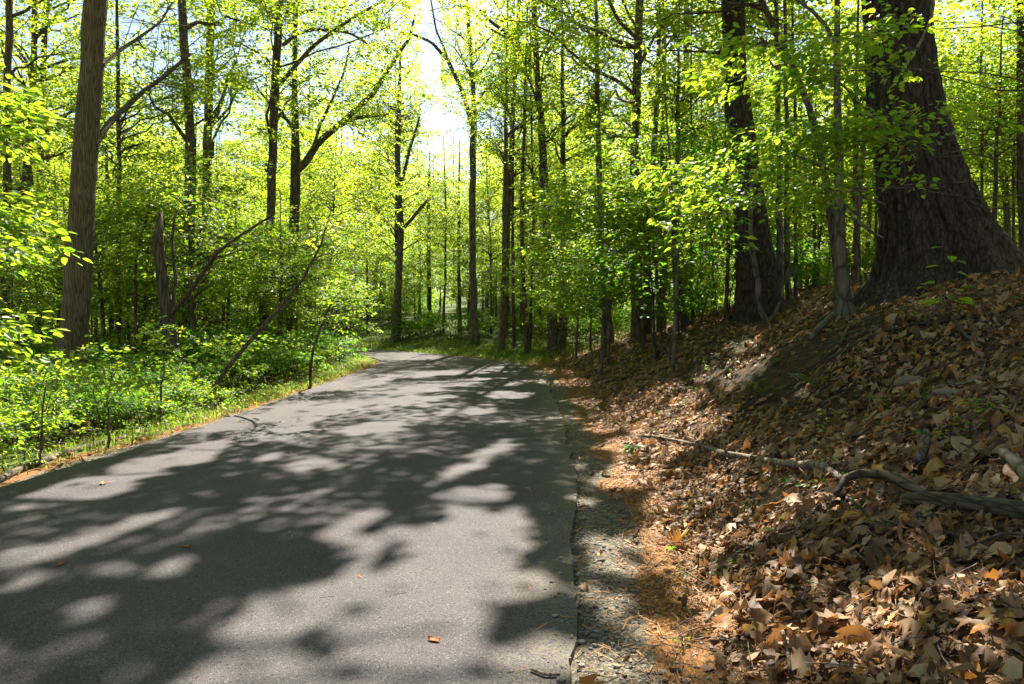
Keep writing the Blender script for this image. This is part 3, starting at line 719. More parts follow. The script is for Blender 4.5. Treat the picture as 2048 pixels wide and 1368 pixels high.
for px, b, w, dd, dx, lab in [(1324, 655, 13, 23, 0, 'short visible dark trunk on the bank top right of the thick brown trunk'), (1372, 654, 18, 20, -22, 'stubby leaning trunk with a curved foot on the bank top'), (1386, 652, 7, 19.5, -4, 'thin stem beside the stubby leaning trunk on the bank'), (1403, 640, 11, 27, 0, 'small dark trunk on the bank just left of the big shaded tree'), (1425, 640, 6, 28, 1, 'thin pole left of the big shaded tree foot')]:
    named_tree('sapling', lab, 'tree', dd, [(px, b, w*1.3), (px+dx*.6, 590, w), (px+dx, 520, w*.9), (px+dx*.8, 350, w*.7)], 11, (0, .5, 8, 2.2, 2.2, 2), bark='bark_dark', ckw=dict(MID, nlimb=10))
# --- right bank
named_tree('shaded_tree', 'big dark leaning tree on the right bank with a vine at its foot', 'tree', 15, [(1512, 652, 122), (1514, 610, 100), (1514, 560, 88), (1505, 440, 74), (1488, 300, 60), (1473, 207, 54), (1466, 80, 50), (1462, -60, 47)], 23, (-2.2, 2, 15.5, 6, 6, 5), bark='bark_oak', sides=48, wob=.12, ckw=OVER)
named_tree('leaning_tree', 'slim dark trunk leaning left behind the slender grey tree', 'tree', 12.5, [(1676, 560, 20), (1668, 476, 18), (1655, 373, 16), (1639, 265, 15), (1597, 157, 15), (1560, 83, 14), (1519, 0, 12), (1485, -70, 10)], 12, (-.5, 1.5, 9, 2.8, 2.8, 2.4), bark='bark_dark', ckw=MID)
named_tree('slender_tree', 'slender grey tree with flared mossy foot between the shaded tree and the oak', 'tree', 11, [(1690, 634, 52), (1687, 590, 36), (1681, 540, 27), (1676, 497, 25), (1680, 373, 21), (1678, 248, 18), (1672, 124, 15), (1668, 41, 13), (1674, -60, 11)], 12, (-.8, 1.0, 9, 2.8, 2.8, 2.4),
    [(.6, [(1668, 90, 8), (1655, 54, 8), (1625, 22, 7), (1593, 0, 6), (1570, -30, 4)]), (-1.2, [(1684, 369, 9), (1710, 385, 8), (1740, 398, 6), (1771, 410, 4)]), (-.8, [(1688, 406, 9), (1712, 440, 8), (1740, 462, 6), (1767, 476, 4)]), (-.9, [(1678, 350, 8), (1639, 331, 7), (1610, 318, 6), (1585, 306, 4), (1540, 290, 3)])], 'bark_smooth', sides=24, ckw=MID, limb_leaves=False)
for px, w, lab in [(1560, 15, 'leftmost of three close thin trunks right of the big shaded tree'), (1576, 13, 'middle of three close thin trunks right of the big shaded tree'), (1592, 9, 'thinnest and rightmost of three close trunks right of the big shaded tree')]:
    named_tree('slim_tree', lab, 'tree', 15.6+(px-1560)*.02, [(px+2, 630, w*1.15), (px, 560, w), (px-2, 420, w*.95), (px-1, 310, w*.85), (px-6, 100, w*.7)], 13, (.2, 1, 9.5, 2, 2, 2), bark='bark_smooth', ckw=dict(MID, nlimb=8))
named_tree('edge_trunk', 'trunk cut off by the right picture edge behind the oak', 'tree', 16, [(2048, 560, 22), (2043, 400, 19), (2041, 200, 18), (2038, -60, 16)], 20, (0, 1, 14, 4, 4, 4), bark='bark_dark', ckw=CAN)
for px, b, w, dd, lab in [(1628, 585, 7, 19, 'thin stem in the sunlit gap behind the three close trunks'), (1712, 560, 14, 16, 'small dark trunk behind the slender grey tree beside the oak foot'), (1750, 520, 6, 21, 'thin stem just left of the oak in the lit gap'), (1962, 400, 7, 18, 'thin stem on the slope right of the oak'), (1600, 600, 8, 24, 'faint distant stem between the three close trunks and the slender tree')]:
    named_tree('sapling', lab, 'tree', dd, [(px, b, w*1.2), (px+3, b-80, w), (px-2, b-200, w*.9), (px+2, b-350, w*.7)], 10, (0, .5, 7.5, 2, 2, 1.8), bark='bark_dark', ckw=dict(MID, nlimb=9))

# --- the oak: furrowed trunk modelled in relief
def build_oak():
    d = 10.9
    rows = [(640, 1700, 2170), (600, 1722, 2120), (565, 1745, 2080), (538, 1756, 2060), (509, 1762, 2040), (484, 1765, 2022), (435, 1767, 1984), (414, 1766, 1972), (331, 1759, 1932), (248, 1749, 1904), (145, 1740, 1882), (21, 1733, 1866), (-80, 1728, 1852)]
    P = np.array([unproj((a+b)/2, py, d) for py, a, b in rows]); r = np.array([(b-a)/2/F*d*.90 for py, a, b in rows])
    root = empty('oak_tree'); base = np.array([P[3][0], d, tz(P[3][0], d)])
    root.location = tuple(base)
    tag(root, 'huge dark oak with deeply furrowed bark and a flaring foot on the right bank', 'tree')
    zs = np.r_[np.arange(P[0][2]-.3, P[-1][2], .035)]
    H = 24
    top = P[-1]; zs2 = np.arange(zs[-1]+.2, H, .4)
    zz = np.r_[zs, zs2]
    cx = np.where(zz <= top[2], np.interp(zz, P[:, 2], P[:, 0]), top[0]-.10*(zz-top[2]))
    rr = np.where(zz <= top[2], np.interp(zz, P[:, 2], r), r[-1]*(1-.75*(zz-top[2])/(H-top[2])))
    ns = 220
    a = np.linspace(0, 2*np.pi, ns, endpoint=False)
    A, Z = np.meshgrid(a, zz)
    fl = smooth(base[2]+1.3, base[2]-.2, Z*0+Z) if False else np.clip((base[2]+1.2-Z)/1.4, 0, 1)
    rad = rr[:, None]*(1+.09*fl*np.cos(5*A+.6)+.05*fl*np.cos(9*A+2))
    # bark plates: ridges wander as they rise
    def cyl(k, zk, seed): return vnoise(np.cos(A)*k, np.sin(A)*k, Z*zk, seed)
    warp = (cyl(3, 1.3, 61)-.5)*.9+(cyl(9, 2.6, 62)-.5)*.35
    ph = A*rr.mean()*0+A*21+warp*6
    ridge = np.abs(((ph/(2*np.pi)) % 1)-.5)*2
    ridge = np.clip(ridge*1.9, 0, 1)
    brk = np.clip(cyl(13, 6.5, 63)*1.7-.35, 0, 1)
    hgt = ridge*(.55+.45*brk)+.35*cyl(26, 9, 64)
    rad = rad+(hgt-.6)*.062*np.clip(rr[:, None]/.5, .3, 1.3)
    X = cx[:, None]+rad*np.cos(A); Y = d+.1+.85*rad*np.sin(A)
    V = np.stack([X, Y, Z], -1)-base
    n = len(zz); idx = np.arange(n*ns).reshape(n, ns)
    q = np.stack([idx[:-1], np.roll(idx, -1, 1)[:-1], np.roll(idx, -1, 1)[1:], idx[1:]], -1).reshape(-1, 4)
    mk('trunk', V.reshape(-1, 3), [q], M['bark_oak'], root, None, True)
    rng = np.random.default_rng(5)
    stem = np.c_[cx[zz > 6], np.full((zz > 6).sum(), d+.1), zz[zz > 6]]; sr = rr[zz > 6]
    w = Wood(); L = Leaves()
    grow_crown(w, L, stem, sr, (5.0, 14.0, 15.5), (7, 6.5, 5.5), rng, filt=lambda p: sunkeep(p, rng) & gapkeep(p), **dict(OVER, nlimb=24))
    w.V = [v-base for v in w.V]; L.P = [p-base for p in L.P]
    w.build('branching', M['bark_dark'], root)
    L.build('crown', M['leaf_canopy'], root)
    # rooty buttress vine and hanging reddish vine are things of their own
    vine = Wood(); Q = np.array([unproj(px, py, 10.0) for px, py in [(1858, -60), (1867, 8), (1862, 40), (1846, 75), (1829, 104), (1810, 135), (1792, 161)]])
    vine.tube(Q, [.024, .024, .023, .022, .020, .016, .010], 7)
    o = vine.build('hanging_vine', M['deadwood'])
    tag(o, 'bare reddish vine hanging in front of the upper oak trunk', 'vine')
    v2 = Wood(); Q = np.array([unproj(px, py, 9.9-.02*i) for i, (px, py) in enumerate([(1840, 95), (1847, 130), (1852, 160), (1840, 185), (1812, 200), (1785, 212)])])
    v2.tube(Q, np.linspace(.009, .003, len(Q)), 5)
    for pts in ([(1840, 95), (1800, 100), (1765, 112), (1720, 140)], [(1852, 160), (1880, 140), (1910, 128), (1960, 130)]):
        Q = np.array([unproj(px, py, 9.8) for px, py in pts]); v2.tube(Q, np.linspace(.010, .004, len(Q)), 5)
    o = v2.build('vine', M['twig']); tag(o, 'thin tangled pale vine looping across the oak bark', 'vine')
build_oak()

def vine_on(label, pts, d, r0, r1, mat='bark_smooth', name='climbing_vine', dz=0):
    Q = np.array([unproj(px, py, d+dz*i) for i, (px, py) in enumerate(pts)])
    s = np.arange(len(Q)); t = np.linspace(0, len(Q)-1, len(Q)*4)
    Q = np.c_[[np.interp(t, s, Q[:, i]) for i in range(3)]].T; Q[1:-1] = (Q[:-2]+2*Q[1:-1]+Q[2:])/4
    w = Wood(); w.tube(Q, np.linspace(r0, r1, len(Q)), 8)
    o = w.build(name, M[mat]); tag(o, label, 'vine'); return o
vine_on('pale crooked vine climbing the front of the big shaded tree', [(1541, 668), (1534, 645), (1522, 622), (1517, 600), (1516, 566), (1508, 520), (1500, 483), (1502, 440), (1500, 400), (1502, 350)], 13.9, .07, .04, dz=.03)
vine_on('short bent root stem leaning on the right of the shaded tree foot', [(1538, 648), (1552, 622), (1564, 600), (1566, 575)], 13.9, .05, .03, name='bent_root')

# ------------------------------------------------------------------ repeated understorey, shrubs, background trees
def proto_tree(name, seed, H, crown, bark, leafmat, r0, kw, tpl=LEAF4, stems=1, lean=.06):
    rng = np.random.default_rng(seed)
    root = empty(name)
    w = Wood(); L = Leaves()
    for s in range(stems):
        n = 9; zs = np.linspace(-.4, H, n)
        a = rng.random()*6.28; k = lean*(1 if stems == 1 else 3)
        xy = np.cumsum(rng.normal(0, lean*.35, (n, 2)), 0)*H/n*1.5+np.outer(np.clip(zs/H,0,None)**1.2*H, [math.cos(a)*k, math.sin(a)*k])
        xy = xy-xy[1]+(rng.normal(0, .08*stems, 2) if stems > 1 else 0)
        P = np.c_[xy, zs]; r = r0*np.interp(zs/H, [-.1, .03, .2, 1], [1.35, 1.1, .9, .15])*(1 if stems == 1 else .7+.5*rng.random())
        w.tube(P, r, 9 if r0 > .08 else 6, .08, seed)
        cx, cy, cz, rx, ry, rz = crown
        kk = dict(kw)
        if stems > 1: kk['nlimb'] = max(3, kw['nlimb']//stems)
        grow_crown(w, L, P, r, (P[-1][0]*.7+cx, P[-1][1]*.7+cy, cz), (rx, ry, rz), rng, **kk)
    w.build('trunk' if stems == 1 else 'stem', M[bark], root)
    L.build('crown' if stems == 1 else 'foliage', M[leafmat], root, tpl)
    return root

UND = dict(nlimb=24, nsub=5, nspray=3, leaves=13, size=.11, slen=.6, sublen=1.0, limb_r=.025, layered=.8, sides=4, tilt=.4)
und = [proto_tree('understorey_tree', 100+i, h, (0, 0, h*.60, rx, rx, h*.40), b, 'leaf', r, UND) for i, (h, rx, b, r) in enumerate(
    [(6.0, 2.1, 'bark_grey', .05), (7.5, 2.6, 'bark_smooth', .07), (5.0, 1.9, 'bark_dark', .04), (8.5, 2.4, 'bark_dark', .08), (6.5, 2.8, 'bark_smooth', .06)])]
BGK = dict(nlimb=34, nsub=6, nspray=4, leaves=13, size=.20, slen=1.0, sublen=1.9, limb_r=.07, sides=4)
bgt = [proto_tree('background_tree', 200+i, h, (0, 0, cz, rx, rx, rz), b, 'leaf_canopy', r, BGK, lean=.025) for i, (h, cz, rx, rz, b, r) in enumerate(
    [(23, 13, 4.0, 9.5, 'bark_grey', .20), (25, 15, 4.4, 9.5, 'bark_dark', .23), (20, 11, 3.8, 8.5, 'bark_grey', .15), (24, 14, 3.8, 10, 'bark_smooth', .19)])]
SHK = dict(nlimb=14, nsub=4, nspray=3, leaves=11, size=.075, slen=.34, sublen=.38, limb_r=.010, layered=.5, sides=3, tilt=.5)
shr = [proto_tree('shrub', 300+i, h, (0, 0, h*.62, rx, rx, h*.42), 'twig', lm, .012, SHK, LEAF6, stems=4, lean=.1) for i, (h, rx, lm) in enumerate(
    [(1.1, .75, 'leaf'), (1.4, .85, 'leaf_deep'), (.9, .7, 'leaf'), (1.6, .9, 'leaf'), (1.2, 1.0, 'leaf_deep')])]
YNG = dict(nlimb=34, nsub=5, nspray=4, leaves=13, size=.135, slen=.75, sublen=1.25, limb_r=.035, layered=.5, sides=4)
yng = [proto_tree('young_tree', 250+i, h, (0, 0, h*.60, rx, rx, h*.42), b, 'leaf_canopy', r, YNG, lean=.05) for i, (h, rx, b, r) in enumerate(
    [(12, 2.8, 'bark_grey', .08), (14.5, 3.2, 'bark_dark', .10), (10.5, 2.9, 'bark_smooth', .07)])]
used = set()
rs = np.random.default_rng(77)
def place(protos, i, x, y, sc, rz, label, group, zoff=0):
    p = protos[i]
    z = tz(x, y)+zoff
    if (id(protos), i) not in used:
        used.add((id(protos), i)); o = p
        o.location = (x, y, z); o.rotation_euler = (0, 0, rz); o.scale = (sc, sc, sc); o['label'] = label; o['group'] = group
    else:
        o = copy_tree(p, (x, y, z), rz, sc, label, group)
    return o

def free_spots(n, xr, yr, mind, cond, seed, fov=.80):
    g = np.random.default_rng(seed); out = []
    for _ in range(n*60):
        x, y = g.uniform(*xr), g.uniform(*yr)
        if abs(x) > fov*y+1.5: continue
        if not cond(x, y): continue
        if any((x-a)**2+(y-b)**2 < mind**2 for a, b in out): continue
        out.append((x, y))
        if len(out) >= n: break
    return out

def off_road(x, y, m):
    p = np.array([[x, y]])
    return not in_poly(p, POLY)[0] and seg_dist(p, OUTER)[0] > m and seg_dist(p, INNER)[0] > m
def right_side(x, y):
    p = np.array([[x, y]]); return seg_dist(p, OUTER)[0] <= seg_dist(p, INNER)[0]

# shrubs in the hollow left of the road
sp = free_spots(95, (-26, -5.4), (6.0, 34), .62, lambda x, y: off_road(x, y, 1.15) and not right_side(x, y), 1)
sp += free_spots(24, (-9.5, -5.6), (6.4, 14), .55, lambda x, y: off_road(x, y, .85), 12)
sp.sort(key=lambda s: s[1])
for k, (x, y) in enumerate(sp):
    sc = .75+.5*rs.random()
    sc *= 1.15 if y > 14 else .86
    where = 'nearest the road edge' if k < 12 else 'below the tulip tree' if y < 18 else 'deeper in the hollow left of the road'
    sd = 'leafy green shrub '+where
    place(shr, int(rs.integers(5)), x, y, sc, rs.random()*6.28, sd, 'shrubs in the hollow left of the road')
# shrubs on the far bank and behind the right bank
sp = [(4.6, 17.8), (6.2, 17.2), (7.4, 18.5), (9.2, 18), (5.6, 20.2), (8.4, 21), (10.5, 17), (12, 19)]+free_spots(70, (-30, 24), (20, 52), 1.1, lambda x, y: off_road(x, y, 3.6) and right_side(x, y), 2)
sp += free_spots(44, (-28, 11), (50, 78), 1.5, lambda x, y: off_road(x, y, 3.6), 19)
for x, y in sp:
    place(shr, int(rs.integers(5)), x, y, (1.0 if y < 50 else 1.6)+.5*rs.random(), rs.random()*6.28, 'leafy green shrub behind the grassy far bank' if x < 1 else 'leafy green shrub in the wood above the right bank', 'shrubs beyond the bend')
# understorey trees
NEARU = [(3.7, 19.3), (4.7, 22), (2.9, 25.2), (6.6, 19.6), (8.8, 17.5), (7.6, 23), (10.4, 20.5), (11.6, 16.5), (13.6, 18.5), (16, 22), (1.6, 29.5), (5.4, 17.2), (3.4, 16.2), (2.9, 21.5), (2.2, 23.4), (4.4, 18.2)]
sp = [(-8.6, 18.4), (-7.6, 22.3), (-10.4, 20.5)]+free_spots(58, (-40, -8), (19, 48), 1.9, lambda x, y: off_road(x, y, 3.0) and not right_side(x, y), 3)
for x, y in sp:
    place(und, int(rs.integers(5)), x, y, .75+.5*rs.random(), rs.random()*6.28, 'small bright green understorey tree in the wood left of the road', 'understorey trees left of the road', -.05)
sp = NEARU+free_spots(32, (-19, 8), (45, 63), 1.7, lambda x, y: off_road(x, y, 3.2), 15)+free_spots(150, (-50, 50), (17, 80), 2.0, lambda x, y: off_road(x, y, 3.4 if y < 26 else 4.6) and right_side(x, y) and not (x > 2.2 and x < 12 and y < 15), 4)
for x, y in sp:
    place(und, int(rs.integers(5)), x, y, .75+.5*rs.random(), rs.random()*6.28, 'small bright green understorey tree in the wood beyond the far bank' if x < 2 else 'small bright green understorey tree in the wood above the right bank', 'understorey trees beyond the right bank', -.05)
# background trees
def bgcond(x, y):
    gapx = -.118*y
    return off_road(x, y, 5) and not (abs(x-gapx) < .035*y and y < 75) and not (x > .05*y and y < 48) and not (-.42*y < x < .16*y and y < 95 and (x*7.3+y*3.1) % 1 < .6)
sp = free_spots(230, (-95, 95), (33, 125), 3.2, bgcond, 6)
for x, y in sp:
    where = 'left of the road' if x < -.2*y else 'straight ahead beyond the bend' if x < .1*y else 'above the right bank'
    place(bgt, int(rs.integers(4)), x, y, .8+.35*rs.random(), rs.random()*6.28, 'tall slim background tree deep in the wood '+where, 'background trees deep in the wood', -.2)
sp = [(-17, 29), (-12.5, 33), (-8.5, 31.5), (12.5, 15.5), (15, 19), (17.5, 24), (20, 27), (11.5, 21), (14, 27)]+free_spots(95, (-45, 45), (25, 66), 2.4, lambda x, y: off_road(x, y, 4.2) and not (abs(x+.118*y) < .03*y) and not (-.36*y < x < .12*y and (x*5.7+y*2.3) % 1 < .65) and not (x > .1*y and y < 50 and (x*5.7+y*2.3) % 1 < .5), 14)
for x, y in sp:
    where = 'left of the road' if x < -.2*y else 'straight ahead beyond the bend' if x < .1*y else 'above the right bank'
    place(yng, int(rs.integers(3)), x, y, .8+.4*rs.random(), rs.random()*6.28, 'young tree with a full yellow green crown in the wood '+where, 'young trees in the wood', -.1)
for x, y in free_spots(60, (-34, 34), (-30, 9), 4.3, lambda x, y: off_road(x, y, 3.0) and abs(x) > .8*y+2.5, 9, fov=900):  # unseen trees added behind and beside the camera to hold back sky light
    place(bgt, int(rs.integers(4)), x, y, .9+.35*rs.random(), rs.random()*6.28, 'tall slim tree out of view, added around the viewpoint to block sky light', 'unseen trees added to block sky light', -.2)
for pr in (und, bgt, shr, yng):
    for o in pr:
        o['category'] = 'shrub' if pr is shr else 'tree'
for o in bpy.data.objects:
    if o.parent is None and o.name.split('.')[0] in ('shrub',): o['category'] = 'shrub'
    elif o.parent is None and o.name.split('.')[0] in ('understorey_tree', 'background_tree', 'young_tree'): o['category'] = 'tree'

LANDMARKS = [(20, 'left picture edge'), (160, 'pale tulip tree'), (330, 'broken snag'), (545, 'two limbed trunk'), (600, 'road arching tree'), (797, 'far bank tree'), (945, 'V forked tree'),
             (1115, 'twin trunk'), (1270, 'thick brown trunk'), (1500, 'big shaded tree'), (1680, 'slender grey tree'), (1840, 'huge oak'), (2040, 'right picture edge')]
ORD = ['nearest', 'second', 'third', 'fourth', 'fifth', 'sixth', 'seventh', 'eighth', 'ninth', 'tenth', 'eleventh', 'twelfth', 'thirteenth', 'fourteenth', 'fifteenth', 'sixteenth']
DESC = {'shrub': 'leafy green shrub', 'understorey_tree': 'small bright understorey tree', 'young_tree': 'young full crowned tree', 'background_tree': 'tall slim background tree'}
cells = {}
for o in bpy.data.objects:
    k = o.name.split('.')[0]
    if o.parent is None and k in DESC and o.location.y > abs(o.location.x)*.7:
        px = CX+o.location.x/o.location.y*F
        lx, lm = min(LANDMARKS, key=lambda l: abs(l[0]-px))
        side = 'right' if lx < 60 else 'left' if lx > 2000 else ('left' if px < lx else 'right')
        cells.setdefault((k, lm, side), []).append(o)
for (k, lm, side), obs in cells.items():
    obs.sort(key=lambda o: o.location.y)
    for n_, o in enumerate(obs):
        if n_ < len(ORD):
            o['label'] = '%s, %s in depth, %s of the %s' % (DESC[k], ORD[n_], side, lm)
        else:
            o['label'] = '%s, deep in the wood %s of the %s' % (DESC[k], side, lm)
            o['group'] = '%ss deep in the wood %s of the %s' % (DESC[k], side, lm)

# ------------------------------------------------------------------ near beech boughs
def bough_tree(name, label, stem, r, centre, rad, seed, kw, cat='tree', leafmat='leaf', filt=None):
    rng = np.random.default_rng(seed)
    P = np.array(stem, float); s = np.arange(len(P)); t = np.linspace(0, len(P)-1, 14)
    P = np.c_[[np.interp(t, s, P[:, i]) for i in range(3)]].T; rr = np.interp(t, s, r)
    base = np.array([P[0][0], P[0][1], tz(P[0][0], P[0][1])])
    root = empty(name, tuple(base)); tag(root, label, cat)
    w = Wood(); L = Leaves(); w.tube(P, rr, 12, .06)
    for c, ra in zip(centre, rad):
        grow_crown(w, L, P, rr, c, ra, rng, filt=filt, **kw)
    w.V = [v-base for v in w.V]; L.P = [p-base for p in L.P]
    w.build('trunk', M['bark_smooth'], root); L.build('crown', M[leafmat], root, LEAF6)
    return root
BEECH = dict(ustart=.55, nlimb=11, nsub=7, nspray=3, leaves=9, size=.105, slen=.42, sublen=.65, limb_r=.014, layered=.75, sides=5, tilt=.45, lowfrac=.2)
bough_tree('beech_tree', 'young beech reaching lit layered boughs in from the right across the upper picture', [(7.0, 7.0, 1.8), (6.6, 7.0, 4.0), (6.2, 7.2, 6.5)], [.10, .08, .05],
    [(1.9, 7.3, 3.05), (2.7, 7.5, 3.6), (3.2, 7.8, 4.6)], [(1.15, .9, .7), (.9, .7, .6), (1.2, .9, .5)], 31, dict(BEECH, nlimb=4, limb_r=.010, nsub=13, nspray=3, ustart=.6, size=.09)
    )
BOUGH = dict(ustart=.4, nlimb=19, nsub=5, nspray=3, leaves=11, size=.095, slen=.5, sublen=.85, limb_r=.016, layered=.7, sides=4, tilt=.4, lowfrac=.2)
for k_, (x_, y_, lab_) in enumerate([(3.1, 13.2, 'young beech with layered boughs standing on the bank left of the big shaded tree'), (2.1, 16.2, 'young beech with layered boughs at the toe of the bank'), (2.6, 18.6, 'young beech with layered boughs in front of the thick brown trunk')]):
    z_ = tz(x_, y_)
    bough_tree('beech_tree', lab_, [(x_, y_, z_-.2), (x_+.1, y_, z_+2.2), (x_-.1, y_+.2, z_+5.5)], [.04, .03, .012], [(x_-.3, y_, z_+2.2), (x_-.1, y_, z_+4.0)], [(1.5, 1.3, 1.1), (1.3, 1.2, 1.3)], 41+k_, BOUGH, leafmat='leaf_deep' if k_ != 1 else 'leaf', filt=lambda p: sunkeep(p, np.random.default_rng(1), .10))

bough_tree('beech_tree', 'young beech whose lit drooping boughs hang in at the left picture edge', [(-6.9, 7.0, -.8), (-6.8, 7.0, 2.5), (-6.6, 7.2, 5.5)], [.08, .06, .04],
    [(-5.5, 6.9, 3.7), (-5.45, 6.9, 2.5), (-5.4, 6.6, 1.5)], [(.55, .7, .4), (.5, .7, .5), (.5, .6, .4)], 32, dict(BEECH, nlimb=7, nsub=5, size=.11, sublen=.5))

# the far wood that reads as one mass
def far_wood():
    g = np.random.default_rng(55); n = 9000; L = Leaves()
    a = g.uniform(-.82, .82, n); d = g.uniform(118, 175, n); x = d*np.tan(a); h = g.random(n)**1.3*24
    k = np.abs(np.arctan2(x, d)+.118) > .03*smooth(12, 20, h)
    x, d, h = x[k], d[k], h[k]
    C = np.c_[x, d, terrain(np.c_[x, d])+h]
    spray_leaves(L, C, g.normal(0, 1, (len(C), 3))*np.array([1, 1, .3]), 11, 2.2, .55, g, tilt=.7, tint=(.5, .2))
    o = L.build('far_forest', M['leaf_canopy'], None, LEAF4); tag(o, 'mass of pale green foliage far back in the wood', 'forest', None, 'stuff')
far_wood()
# ------------------------------------------------------------------ leaf litter, straw, gravel, grass
def litter():
    g = np.random.default_rng(11)
    # density falls with distance from the photo's viewpoint
    pts = []
    for (x0, x1, y0, y1, dens) in [(.2, 4.6, 1.7, 4.5, 850), (.4, 6.5, 4.5, 8, 600), (.6, 9.5, 8, 14, 300), (.3, 16, 14, 27, 60), (-1, 26, 27, 45, 8)]:
        n = int((x1-x0)*(y1-y0)*dens); pts.append(np.c_[g.uniform(x0, x1, n), g.uniform(y0, y1, n)])
    p = np.vstack(pts)
    p = p[p[:, 0] < .8*p[:, 1]+.4]
    z, ins, do, di, right = terrain(p, True)
    pr = smooth(.4, 1.35, do+.5*(vnoise(p[:, 0]*1.3, p[:, 1]*1.3, 0, 71)-.5))+.012
    soil = smooth(1.7, 2.5, do)*(1-smooth(4.0, 5.0, do))*smooth(5.8, 7.5, p[:, 1])*(1-smooth(12.5, 15, p[:, 1]))
    pr = pr*(1-.88*soil*smooth(.3, .5, vnoise(p[:, 0]*1.1, p[:, 1]*1.1, 0, 72)))
    k = (~ins) & right & (g.random(len(p)) < pr)
    p, z = p[k], z[k]
    # extra leaves left of the road in the hollow
    q = np.c_[g.uniform(-14, -4.8, 9000), g.uniform(5, 26, 9000)]
    zq, iq, dq, dj, rq = terrain(q, True)
    kk = (~iq) & (~rq) & (q[:, 0] > -.8*q[:, 1]-1) & (g.random(len(q)) < np.where(dj < .5, 1, .5))
    p = np.vstack([p, q[kk]]); z = np.r_[z, zq[kk]]
    n = len(p)
    size = np.clip(g.lognormal(-2.72, .40, n), .028, .16)*np.interp(p[:, 1], [2, 6, 20], [1, .95, 1.1])
    # template: 6 rows x 3 columns, lobed or oval outline, curled
    t = np.linspace(0, 1, 7); prof = np.sin(np.pi*np.clip(t*.96+.02, 0, 1))**.75
    lob = np.array([0, 1.15, .62, 1.2, .6, 1.0, 0.02])
    isl = (g.random(n) < .25)[:, None]
    wid = np.where(isl, lob[None]*.34, prof[None]*.22)*g.uniform(.7, 1.25, (n, 1))
    wid[:, 0] = .015; wid[:, -1] = .01
    cur = g.normal(.0, 1.0, n)*1.3; roll = g.normal(1.1, 1.0, n); tw = g.normal(0, .5, n)
    v = np.zeros((n, 7, 3, 3))
    for c, sx in enumerate((-1, 0, 1)):
        x = sx*wid; zc = np.abs(sx)*(wid**2*1.3*roll[:, None])+.0
        y = (t-.5)[None]*np.ones((n, 1))
        zl = cur[:, None]*((t-.5)[None]**2)*.75
        a = tw[:, None]*(t-.5)[None]
        v[:, :, c, 0] = x*np.cos(a)-zc*np.sin(a); v[:, :, c, 1] = y; v[:, :, c, 2] = zc*np.cos(a)+x*np.sin(a)+zl
    v += g.normal(0, .03, v.shape)
    v *= size[:, None, None, None]
    yaw = g.random(n)*6.283; pt = g.normal(0, .38, n); rl = g.normal(0, .45, n)
    flip = np.where(g.random(n) < .5, -1, 1)
    v[..., 2] *= flip[:, None, None]
    def rot(v, ax, an):
        i, j = [(1, 2), (2, 0), (0, 1)][ax]; c, s = np.cos(an)[:, None, None], np.sin(an)[:, None, None]
        o = v.copy(); o[..., i] = v[..., i]*c-v[..., j]*s; o[..., j] = v[..., i]*s+v[..., j]*c; return o
    v = rot(rot(rot(v, 0, pt), 1, rl), 2, yaw)
    # follow the slope: sample the ground at the leaf's own points, coarse
    e = .06
    gx = (terrain(p+[e, 0])-terrain(p-[e, 0]))/(2*e); gy = (terrain(p+[0, e])-terrain(p-[0, e]))/(2*e)
    v[..., 2] += gx[:, None, None]*v[..., 0]+gy[:, None, None]*v[..., 1]
    lift = -np.minimum(0, (v[..., 2]-gx[:, None, None]*v[..., 0]-gy[:, None, None]*v[..., 1]).reshape(n, -1).min(1))*.75
    v[..., 0] += p[:, 0, None, None]; v[..., 1] += p[:, 1, None, None]; v[..., 2] += (z+lift+g.random(n)**2*.045+.002)[:, None, None]
    b = (np.arange(n)*21)[:, None]; fs = []
    for r_ in range(6):
        for c in range(2):
            a0 = r_*3+c; fs.append(b+np.array([[a0, a0+1, a0+4, a0+3]]))
    tint = g.random(n); o = mk('leaf_litter', v.reshape(-1, 3), [np.vstack(fs)], M['dry'], None, np.clip(np.repeat(tint, 21)+g.normal(0, .05, 21*n), 0, 1), True)
    tag(o, 'thick layer of curled brown dry leaves covering the bank', 'leaf litter', None, 'stuff')
litter()

def needles():
    g = np.random.default_rng(12)
    p = np.c_[g.uniform(.15, 3.2, 110000), 2.2+g.random(110000)**1.7*20]
    z, ins, do, di, right = terrain(p, True)
    pr = np.exp(-((do-.68-.12*smooth(6, 12, p[:, 1]))/.30)**2)*(vnoise(p[:, 0]*2.2, p[:, 1]*2.2, 0, 81)*1.5-.25)+.03*(do < 2)
    k = (~ins) & right & (g.random(len(p)) < pr)
    q = np.c_[g.uniform(-5, 1, 5000), g.uniform(2.6, 20, 5000)]; iq = in_poly(q, POLY) & (g.random(5000) < .03+.35*np.exp(-seg_dist(q, OUTER)/.18)+.10*np.exp(-seg_dist(q, INNER)/.25))
    p, z = np.vstack([p[k], q[iq]]), np.r_[z[k], np.zeros(iq.sum())-.003]; n = len(p)
    L_ = g.uniform(.03, .085, n); a = g.random(n)*6.283; w = .0018+.0010*np.clip(p[:, 1]/6, .5, 3)
    d = np.c_[np.cos(a), np.sin(a), g.normal(0, .25, n)]; s = np.c_[-np.sin(a), np.cos(a), np.zeros(n)]
    c = np.c_[p, z+.006+g.random(n)*.015]
    V = np.stack([c-d*L_[:, None]/2-s*w[:, None], c-d*L_[:, None]/2+s*w[:, None], c+d*L_[:, None]/2+s*w[:, None], c+d*L_[:, None]/2-s*w[:, None]], 1)
    V[:, 1:3, 2] += .002
    o = mk('pine_needles', V.reshape(-1, 3), [np.arange(n*4).reshape(n, 4)], M['straw'], None, np.repeat(g.random(n), 4), False)
    tag(o, 'scattered orange brown pine needles along the gravel shoulder', 'pine needles', None, 'stuff')
needles()

